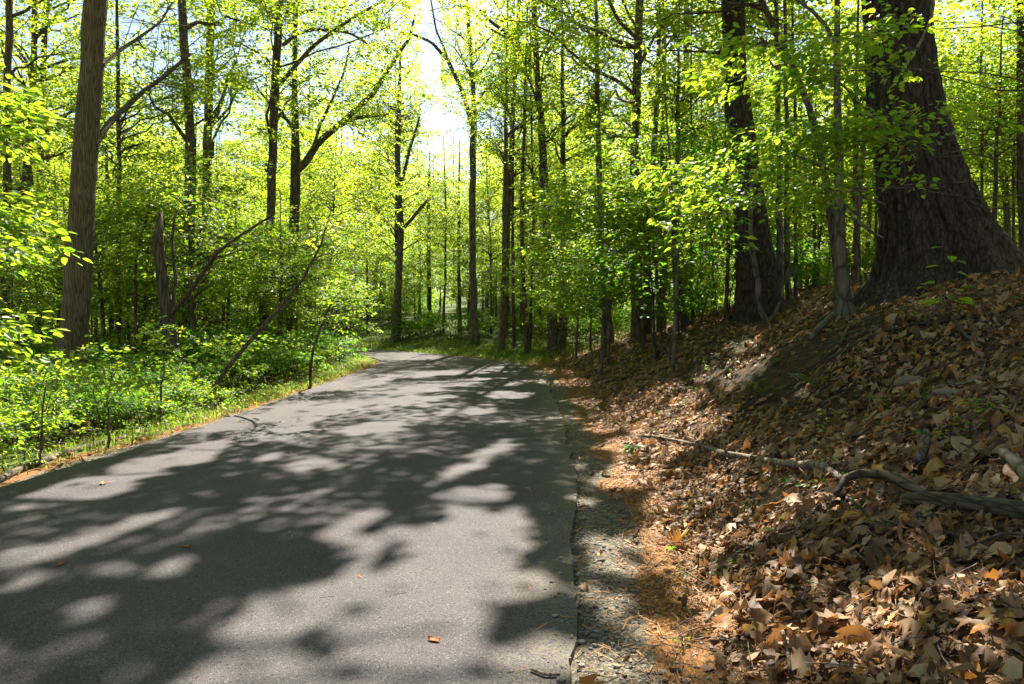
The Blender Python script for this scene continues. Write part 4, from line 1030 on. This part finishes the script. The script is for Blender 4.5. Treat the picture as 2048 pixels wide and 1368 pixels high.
def gravel():
    g = np.random.default_rng(13)
    import bmesh
    bm = bmesh.new(); bmesh.ops.create_icosphere(bm, subdivisions=1, radius=1)
    tv = np.array([v.co[:] for v in bm.verts]); tf = np.array([[v.index for v in f.verts] for f in bm.faces]); bm.free()
    p = np.c_[g.uniform(.15, 2.6, 42000), 2.1+g.random(42000)**1.6*14]
    z, ins, do, di, right = terrain(p, True)
    pr = (np.clip(1.0-do/.46, 0, 1)**.8+.28*np.exp(-((do-.45)/.3)**2)*(1-smooth(3, 5.5, p[:, 1])))*(1-.6*smooth(4, 8, p[:, 1]))
    onroad = ins & (do < .28) & (p[:, 1] < 6) & (g.random(len(p)) < .30*(1-do/.28)**2)
    z = np.where(ins, 0, z); k = ((~ins) & right & (g.random(len(p)) < pr*.8)) | onroad; p, z = p[k], z[k]; n = len(p)
    r = np.clip(g.lognormal(-5.3, .55, n), .002, .018)
    ax = g.uniform(.65, 1.3, (n, 1, 3)); ax[..., 2] *= .6
    v = tv[None]*ax*(1+g.normal(0, .13, (n, len(tv), 1)))
    a = g.random(n)*6.283; c, s = np.cos(a)[:, None], np.sin(a)[:, None]
    x = v[..., 0]*c-v[..., 1]*s; y = v[..., 0]*s+v[..., 1]*c; v[..., 0], v[..., 1] = x, y
    v = v*r[:, None, None]; v[..., 0] += p[:, 0:1]; v[..., 1] += p[:, 1:2]; v[..., 2] += (z+r*.3)[:, None]
    F_ = (np.arange(n)*len(tv))[:, None, None]+tf[None]
    o = mk('gravel', v.reshape(-1, 3), [F_.reshape(-1, 3)], M['pebble'], None, np.repeat(g.random(n), len(tv)), False)
    tag(o, 'grey gravel strewn along the right road edge', 'gravel', None, 'stuff')
gravel()

def grass(name, label, p, h0, h1, seed, wid=.004):
    g = np.random.default_rng(seed); n = len(p); z = terrain(p)
    h = g.uniform(h0, h1, n); a = g.random(n)*6.283; l = g.uniform(.2, .9, n)
    d = np.c_[np.cos(a), np.sin(a), np.zeros(n)]; s = np.c_[-np.sin(a), np.cos(a), np.zeros(n)]*(wid*g.uniform(.7, 1.4, n))[:, None]
    c = np.c_[p, z-.01]
    m1 = c+UP*h[:, None]*.6+d*(h*l*.3)[:, None]; t = c+UP*(h*(1-.25*l))[:, None]+d*(h*l*.85)[:, None]
    V = np.stack([c-s, c+s, m1+s*.8, m1-s*.8, t], 1)
    i = (np.arange(n)*5)[:, None]
    o = mk(name, V.reshape(-1, 3), [i+np.array([[0, 1, 2, 3]]), i+np.array([[3, 2, 4]])], M['grass'], None, np.repeat(np.clip(g.normal(.5, .22, n), 0, 1), 5), False)
    tag(o, label, 'grass', None, 'stuff')
g = np.random.default_rng(21)
p = np.c_[g.uniform(-9, -4.4, 80000), g.uniform(6, 31, 80000)]
_, ins, do, di, right = terrain(p, True)
k = (~ins) & (~right) & (g.random(len(p)) < np.clip(1.1-np.abs(di-.65)/.55, 0, 1)*(.25+vnoise(p[:, 0]*1.5, p[:, 1]*.9, 0, 91)*1.1)*(.35+.65*smooth(8, 10.5, p[:, 1])))
grass('verge_grass', 'bright green grass along the left road edge', p[k], .06, .17, 22, .0055)
p = np.c_[g.uniform(-22, 6, 90000), g.uniform(25, 50, 90000)]
_, ins, do, di, right = terrain(p, True)
k = (~ins) & right & (g.random(len(p)) < np.clip(1.25-np.abs(do-1.8)/3.0, 0, 1)*np.clip(vnoise(p[:, 0]*.6, p[:, 1]*.6, 0, 92)*2.2-.45, 0, 1))
grass('bank_grass', 'sunlit green grass on the far bank across the bend', p[k], .07, .20, 23, .010)

def ground_cover():
    g = np.random.default_rng(31); L = Leaves()
    q = np.c_[g.uniform(-16, -4.6, 9000), g.uniform(6, 30, 9000)]
    z, ins, do, di, right = terrain(q, True)
    k = (~ins) & (~right) & (di > .25) & (g.random(len(q)) < .55); c1 = np.c_[q[k], z[k]+.04+g.random(k.sum())*.22]
    q = np.c_[g.uniform(-20, 20, 9000), g.uniform(24, 52, 9000)]
    z, ins, do, di, right = terrain(q, True)
    k = (~ins) & right & (do > .5) & (g.random(len(q)) < .5*vnoise(q[:, 0]*.4, q[:, 1]*.4, 0, 93)); c2 = np.c_[q[k], z[k]+.05+g.random(k.sum())*.25]
    for C, s in ((c1, .05), (c2, .09)):
        spray_leaves(L, C, g.normal(0, 1, (len(C), 3))*np.array([1, 1, .1]), 6, .22, s, g, tint=(.45, .2))
    o = L.build('ground_cover', M['leaf'], None, LEAF4); tag(o, 'low leafy green ground cover under the trees', 'ground cover', None, 'stuff')
    L = Leaves()                                         # tiny weeds through the litter of the right bank
    q = np.c_[g.uniform(1, 9, 900), g.uniform(2.5, 20, 900)]
    z, ins, do, di, right = terrain(q, True)
    k = right & (do > .5) & (g.random(900) < np.clip(vnoise(q[:, 0]*.8, q[:, 1]*.8, 0, 94)*3-1.3, .03, 1)); C = np.c_[q[k], z[k]+.04+g.random(k.sum())*.05]
    spray_leaves(L, C, g.normal(0, 1, (len(C), 3))*np.array([1, 1, .1]), 5, .10, .040, g, tint=(.4, .15))
    o = L.build('weeds', M['leaf_deep'], None, LEAF6); tag(o, 'sparse tiny green weeds growing through the dry leaves of the bank', 'weeds', None, 'stuff')
ground_cover()

# ------------------------------------------------------------------ fallen wood, stones, seedlings, ferns
def ground_stick(name, label, px, rads, mat='deadwood', sides=9, lift=.4, cat='branch', side=(), wob=.12, arch=None):
    P = np.array([hit(a, b) for a, b in px]); r = np.array(rads, float)
    if len(r) != len(P): r = np.linspace(r[0], r[-1], len(P))
    P[:, 2] += r*lift+(.05 if P[0][0] > 0 and name != 'twig' else 0)
    if arch is not None: P[:, 2] += np.array(arch)
    s = np.arange(len(P)); t = np.linspace(0, len(P)-1, len(P)*5)
    Q = np.c_[[np.interp(t, s, P[:, i]) for i in range(3)]].T; Q[1:-1] = (Q[:-2]+2*Q[1:-1]+Q[2:])/4
    w = Wood(); rr = np.interp(t, s, r); a = w.tube(Q-P[0], rr, sides, wob, 7); w.cap(a[0], True); w.cap(a[-1])
    for sp_, l, d in side:
        k = int(sp_*(len(Q)-1)); d = unit(np.array(d, float)); w.tube(np.array([Q[k], Q[k]+d*l*.5+[0, 0, .01], Q[k]+d*l])-P[0], [rr[k]*.6, rr[k]*.45, rr[k]*.2], 5)
    o = w.build(name, M[mat]); o.location = tuple(P[0]); tag(o, label, cat); return o
ground_stick('fallen_branch', 'long crooked fallen branch lying across the leaf litter from the pine needles to the log', [(1262, 884), (1300, 884), (1360, 896), (1420, 910), (1450, 925), (1490, 930), (1540, 945), (1600, 952), (1640, 955), (1668, 972), (1690, 990)],
    [.012, .018, .022, .024, .034, .028, .030, .030, .033, .026, .016], lift=.9, side=[(.42, .14, (-.3, -.6, .5)), (.12, .10, (-1, -.5, .2)), (.72, .12, (.5, -.5, .3))])
ground_stick('curved_root', 'arched bark covered root looping out of the litter in front of the log', [(1672, 1010), (1690, 990), (1720, 984), (1770, 992), (1815, 1004), (1850, 1018)], [.014, .026, .030, .034, .034, .02], 'log', lift=.6, arch=[0, .02, .04, .04, .02, 0], cat='root')
ground_stick('fallen_log', 'weathered mossy log entering from the right picture edge, half sunk in dry leaves', [(1812, 1024), (1870, 1030), (1950, 1040), (2060, 1052), (2200, 1070)], [.036, .042, .046, .05, .056], 'log', sides=18, lift=.3, cat='log', wob=.08)
ground_stick('lichened_log', 'pale lichen spotted log end at the right edge above the long log', [(2006, 934), (2030, 960), (2075, 1000)], [.030, .036, .04], 'bark_smooth', lift=.5, cat='log')
ground_stick('mossy_log', 'long mossy log lying along the left road edge at the bottom left corner', [(-20, 975), (30, 950), (110, 917), (200, 892), (262, 876)], [.04, .045, .05, .045, .035], 'log', sides=12, lift=.5, cat='log', wob=.12)
ground_stick('twig', 'short thick brown twig on the asphalt at the bottom of the picture', [(1062, 1353), (1090, 1355), (1120, 1355)], [.0065, .0075, .007], 'deadwood', lift=1.0, cat='twig')
bpy.data.objects['twig'].location.z += .004
STK = [('thin grey stick forking over the leaves in the lower right', [(1700, 1018), (1735, 1050), (1780, 1068), (1795, 1072)], .010, .006),
 ('bent grey stick at the right picture edge below the log', [(1925, 1128), (1970, 1108), (2005, 1090), (2060, 1098)], .010, .008),
 ('pale thin stick pointing down slope on the pine needles at the bottom', [(1565, 1300), (1575, 1330), (1580, 1380)], .010, .007),
 ('pale broken stick lying on gravel and pine needles', [(1412, 1268), (1428, 1254), (1440, 1242)], .010, .008),
 ('long thin stick slanting through the pine needles', [(1350, 1150), (1400, 1180), (1450, 1205)], .005, .003),
 ('long curved branch lying across the mossy soil below the oak', [(1655, 735), (1690, 712), (1730, 690), (1780, 672), (1830, 660), (1880, 658)], .020, .010),
 ('straight grey stick leaning below the green seedling by the oak', [(1884, 603), (1900, 645), (1925, 680), (1960, 712)], .018, .014),
 ('short pale twig in the soil patch between the ferns', [(1576, 757), (1592, 766), (1598, 772)], .008, .006),
 ('thin pale twig standing out of the litter right of the ferns', [(1735, 840), (1742, 800), (1744, 780)], .007, .004),
 ('thin branched twig lying on leaves left of the low weeds', [(1600, 812), (1650, 800), (1720, 788)], .008, .005),
 ('dark thin stick pointing up the bank right of the fern', [(1762, 800), (1800, 778), (1870, 745)], .010, .006),
 ('crooked pale twig high on the right part of the bank', [(1905, 788), (1950, 775), (1965, 760), (1972, 735)], .009, .004),
 ('stick lying on the slope left of the slender tree foot', [(1630, 655), (1655, 640), (1678, 620)], .022, .02),
 ('short stick on the pine needles near the road bend', [(1330, 1015), (1390, 1008), (1430, 1003)], .007, .004),
 ('slim stick lying along the bank above the long fallen branch', [(1700, 890), (1760, 880), (1825, 866)], .010, .006),
 ('thin stick sloping down toward the log', [(1900, 900), (1960, 925), (2010, 950)], .006, .004)]
for lab, px, a, b in STK:
    ground_stick('stick', lab, px, [a, b], 'deadwood' if 'pale' in lab else 'log', 6, 1.0, 'stick', arch=None if 'standing' not in lab else [0, .0, .0])
ground_stick('broken_root', 'upright mossy root stub rising from the litter above the log', [(1836, 952), (1846, 930), (1852, 905), (1852, 885)], [.035, .032, .028, .022], 'bark_grey', lift=.3, cat='root')
ground_stick('surface_root', 'thick mossy surface root running down from the slender tree foot', [(1682, 628), (1660, 645), (1635, 668), (1622, 685)], [.06, .05, .045, .03], 'bark_smooth', lift=.2, cat='root')
ground_stick('leaning_log', 'dark fallen log leaning uphill behind the slender grey tree', [(1575, 590), (1600, 570), (1655, 535), (1715, 500)], [.07, .07, .06, .05], 'bark_dark', lift=1.2, cat='log')

def rock(label, px, py, r, sq, seed):
    import bmesh
    c = hit(px, py)
    bm = bmesh.new(); bmesh.ops.create_icosphere(bm, subdivisions=4, radius=1)
    V = np.array([v.co[:] for v in bm.verts]); T = np.array([[v.index for v in f.verts] for f in bm.faces]); bm.free()
    n = vnoise(V[:, 0]*1.3+seed, V[:, 1]*1.3, V[:, 2]*1.3, seed)*.7+vnoise(V[:, 0]*4, V[:, 1]*4, V[:, 2]*4+seed, seed)*.18
    V = V*(.62+n[:, None])*np.array([r*1.25, r, r*sq])
    o = mk('rock', V, [T], M['rock'], None, np.full(len(V), .35)); o.location = (c[0], c[1], c[2]+r*sq*.25); tag(o, label, 'rock')
rock('reddish rock half hidden by green leaves below the oak', 1815, 590, .22, .75, 3)
rock('small flat rock in the soil right of the lower fern', 1830, 772, .13, .5, 4)
rock('low grey stone in the litter beside the root stub', 1895, 800, .10, .6, 5)

def seedling(label, px, py, h, nleaf, size, seed, lean=(0, 0), col='leaf', name='seedling', spread=1.0):
    g = np.random.default_rng(seed); c = hit(px, py)
    root = empty(name, tuple(c)); tag(root, label, 'seedling')
    w = Wood(); tip = np.array([lean[0], lean[1], h]); B = bezier(np.array([0, 0, -.02]), np.array([lean[0]*.2, lean[1]*.2, h*.6]), tip, 6)
    w.tube(B, np.linspace(.006, .003, 6), 5); L = Leaves()
    for i in range(nleaf):
        u = .55+.45*i/max(1, nleaf-1); p = B[0]*(1-u)+tip*u if nleaf > 3 else tip
        a = i*2.4+g.normal(0, .4); d = np.array([math.cos(a), math.sin(a), g.normal(.02, .15)])
        q = p+d*size*.45*spread; w.tube(np.array([p, (p+q)/2+[0, 0, .01], q]), [.003, .0025, .0015], 4)
        L.add(q[None], (d+[0, 0, -.15])[None], np.array([[g.normal(0, .25), g.normal(0, .25), 1]]), np.array([size*g.uniform(.75, 1.15)]), np.array([np.clip(g.normal(.5, .15), 0, 1)]))
    w.build('stem', M['twig'], root)
    if nleaf > 8: L.build('foliage', M[col], root, LEAF6)
    else:
        for a_ in zip(L.P, L.D, L.N, L.S, L.T):
            l1 = Leaves(); l1.add(*a_); l1.build('leaf', M[col], root, LEAF6)
seedling('broad leaved green seedling in front of the oak foot', 1905, 650, .42, 13, .17, 1, (-.12, -.1), spread=2.0)
seedling('three large bright leaves of a shoot against the oak bark', 1890, 600, .62, 5, .17, 2, (-.1, -.3), spread=1.5)
seedling('pair of long bright green leaves on the litter in the lower right', 1722, 1120, .06, 3, .13, 3)
seedling('single green leaf seedling left of the log on lit litter', 1560, 1085, .05, 3, .10, 4)
seedling('small green seedling on the gravel at the bottom', 1365, 1300, .05, 5, .04, 5)
seedling('low dark green clump at the left tip of the fallen branch', 1265, 908, .10, 22, .11, 6, col='leaf_deep', spread=.8)
for i, (px, py, lab) in enumerate([(1640, 860, 'green weed clump on the litter above the fallen branch'), (1655, 845, 'second green weed clump beside the one above the fallen branch'), (1900, 900, 'rounded leaf weed clump left of the lichen log'), (1940, 880, 'small leafy weed clump above the lichen log'), (1960, 830, 'lit weed patch high on the right of the bank'), (1985, 845, 'second lit weed patch beside the right picture edge'), (1420, 745, 'small green weed on the bank left of the shaded tree'), (1545, 735, 'small weed at the edge of the soil patch')]):
    seedling(lab, px, py, .12, 16, .05, 20+i, col='leaf', name='weed_clump', spread=2.4)

def fern(label, px, py, size, nf, seed):
    g = np.random.default_rng(seed); c = hit(px, py); root = empty('fern', tuple(c)); tag(root, label, 'fern')
    for k in range(nf):
        a = k/nf*6.283+g.normal(0, .3); d = np.array([math.cos(a), math.sin(a), 0]); s = np.cross(UP, d)
        t = np.linspace(0, 1, 15); spine = np.outer(t, d)*size+np.outer(np.sin(t*2.2)*.42*size, UP)
        w = Wood(); w.tube(spine, np.linspace(.003, .001, 15), 4)
        V = [np.vstack(w.V)]; Q = [np.vstack(w.Q)]; n0 = len(V[0]); T4 = []
        for i in range(2, 15):
            ln = size*.26*math.sin(math.pi*min(1, (t[i]*.85+.18)))
            for sg in (-1, 1):
                b = spine[i]; e = b+s*sg*ln+d*ln*.35-UP*ln*.2; m = (b+e)/2; ww = d*size*.022
                V.append(np.array([b, m+ww, e, m-ww])); T4.append([n0, n0+1, n0+2, n0+3]); n0 += 4
        mk('frond', np.vstack(V), [np.vstack(Q), np.array(T4)], M['leaf_deep'] if k % 2 else M['leaf'], root, np.full(n0, .5), False)
fern('largest fern in the lit litter below the soil patch', 1530, 800, .42, 7, 1)
fern('pale green fern at the lower edge of the soil patch', 1632, 778, .34, 6, 2)
fern('small fern on the dark bank right of the other two', 1788, 822, .30, 5, 3)

# curled dry leaves lying alone on the asphalt
for i, (px, py, lab) in enumerate([(206, 968, 'single curled brown leaf on the sunlit asphalt at the left'), (373, 1095, 'tiny yellow leaf on the shaded asphalt'), (122, 1130, 'small yellow leaf on the asphalt near the left picture edge'), (868, 1282, 'little orange leaf scrap on the lit asphalt at the bottom')]):
    c = unproj(px, py, CAMH*F/(py-HY)); c[2] = .003; s = .06 if i == 0 else .035
    t = np.linspace(-1, 1, 6); V = []
    for y in t:
        wv = s*.45*math.sqrt(max(0.02, 1-y*y))
        V += [(-wv, y*s, .009*(1+y*y)), (0, y*s, .003*y*y), (wv, y*s, .008)]
    o = mk('dry_leaf', V, [np.array([[r_*3+k, r_*3+k+1, r_*3+k+4, r_*3+k+3] for r_ in range(5) for k in range(2)])], M['dry'], None, np.full(18, .9 if i else .45))
    o.location = tuple(c); o.rotation_euler = (0, 0, i*1.3+.4); tag(o, lab, 'leaf')

def debris():
    g = np.random.default_rng(61); n = 5200
    p = np.c_[g.uniform(.6, 9, n), 2.2+g.random(n)**1.3*14]; z, ins, do, di, right = terrain(p, True)
    k = right & (~ins) & (do > .3); p, z = p[k], z[k]; n = len(p)
    w = Wood(); a = g.random(n)*6.283; l = g.uniform(.05, .32, n); r = g.uniform(.0015, .0042, n)
    for i in range(n):
        d = np.array([math.cos(a[i]), math.sin(a[i]), 0])*l[i]/2; e0, e1 = p[i]-d[:2], p[i]+d[:2]
        w.V.append(np.zeros((0, 3))); c = np.array([p[i][0], p[i][1], z[i]+.03+.03*g.random()])
        sl = .42*d[0]*(1 if p[i][1] < 16 else .6)
        A = c-d-[0, 0, sl]; B = c+d+[0, 0, sl]+g.normal(0, .01, 3); m = (A+B)/2+g.normal(0, .012, 3)*l[i]*5
        w.tube(np.array([A, m, B]), [r[i], r[i]*.9, r[i]*.5], 3)
    o = w.build('twig_debris', M['deadwood']); tag(o, 'small broken twigs scattered through the dry leaves', 'twigs', None, 'stuff')
debris()
for lab_, px_, a_, b_ in [('thin root snaking down the soil patch below the slender tree', [(1700, 660), (1680, 700), (1640, 735), (1600, 750)], .022, .008),
    ('forked root crossing the upper soil patch', [(1760, 650), (1720, 680), (1660, 700), (1610, 720)], .016, .006),
    ('short root at the lower lip of the soil patch', [(1690, 760), (1660, 780), (1630, 800)], .014, .006)]:
    ground_stick('root', lab_, px_, [a_, b_], 'log', lift=.3, cat='root')
# ------------------------------------------------------------------ light, sky, camera
w = bpy.data.worlds.new('World'); scene.world = w; w.use_nodes = True
nt = w.node_tree; bg = nt.nodes['Background']
sky = nt.nodes.new('ShaderNodeTexSky'); sky.sky_type = 'NISHITA'; sky.sun_disc = False
sky.sun_elevation = SUN_EL; sky.sun_rotation = SUN_AZ; sky.dust_density = 1.0
nt.links.new(sky.outputs[0], bg.inputs[0]); bg.inputs[1].default_value = .05
sd = bpy.data.lights.new('sun', 'SUN'); sd.energy = 5; sd.angle = R(.5); sd.color = (1, .95, .86)
so = bpy.data.objects.new('sun', sd); COL.objects.link(so)
so.rotation_euler = Vector(tuple(SDIR)).to_track_quat('Z', 'Y').to_euler()
cd = bpy.data.cameras.new('camera'); cd.lens = 24; cd.sensor_width = 36; cd.clip_end = 600; cd.shift_y = -(684-HY)/2048
co = bpy.data.objects.new('camera', cd); COL.objects.link(co); co.location = (0, 0, CAMH); co.rotation_euler = (R(90), 0, 0)
scene.camera = co
scene.view_settings.view_transform = 'Standard'; scene.view_settings.look = 'None'
scene.view_settings.exposure = 2.15; scene.view_settings.gamma = 1; scene.view_settings.use_curve_mapping = False
c = scene.cycles
c.max_bounces = 8; c.diffuse_bounces = 3; c.glossy_bounces = 2; c.transmission_bounces = 4; c.transparent_max_bounces = 4
c.caustics_reflective = False; c.caustics_refractive = False
c.use_denoising = True; c.use_adaptive_sampling = True; c.adaptive_threshold = .02
c.sample_clamp_indirect = 6
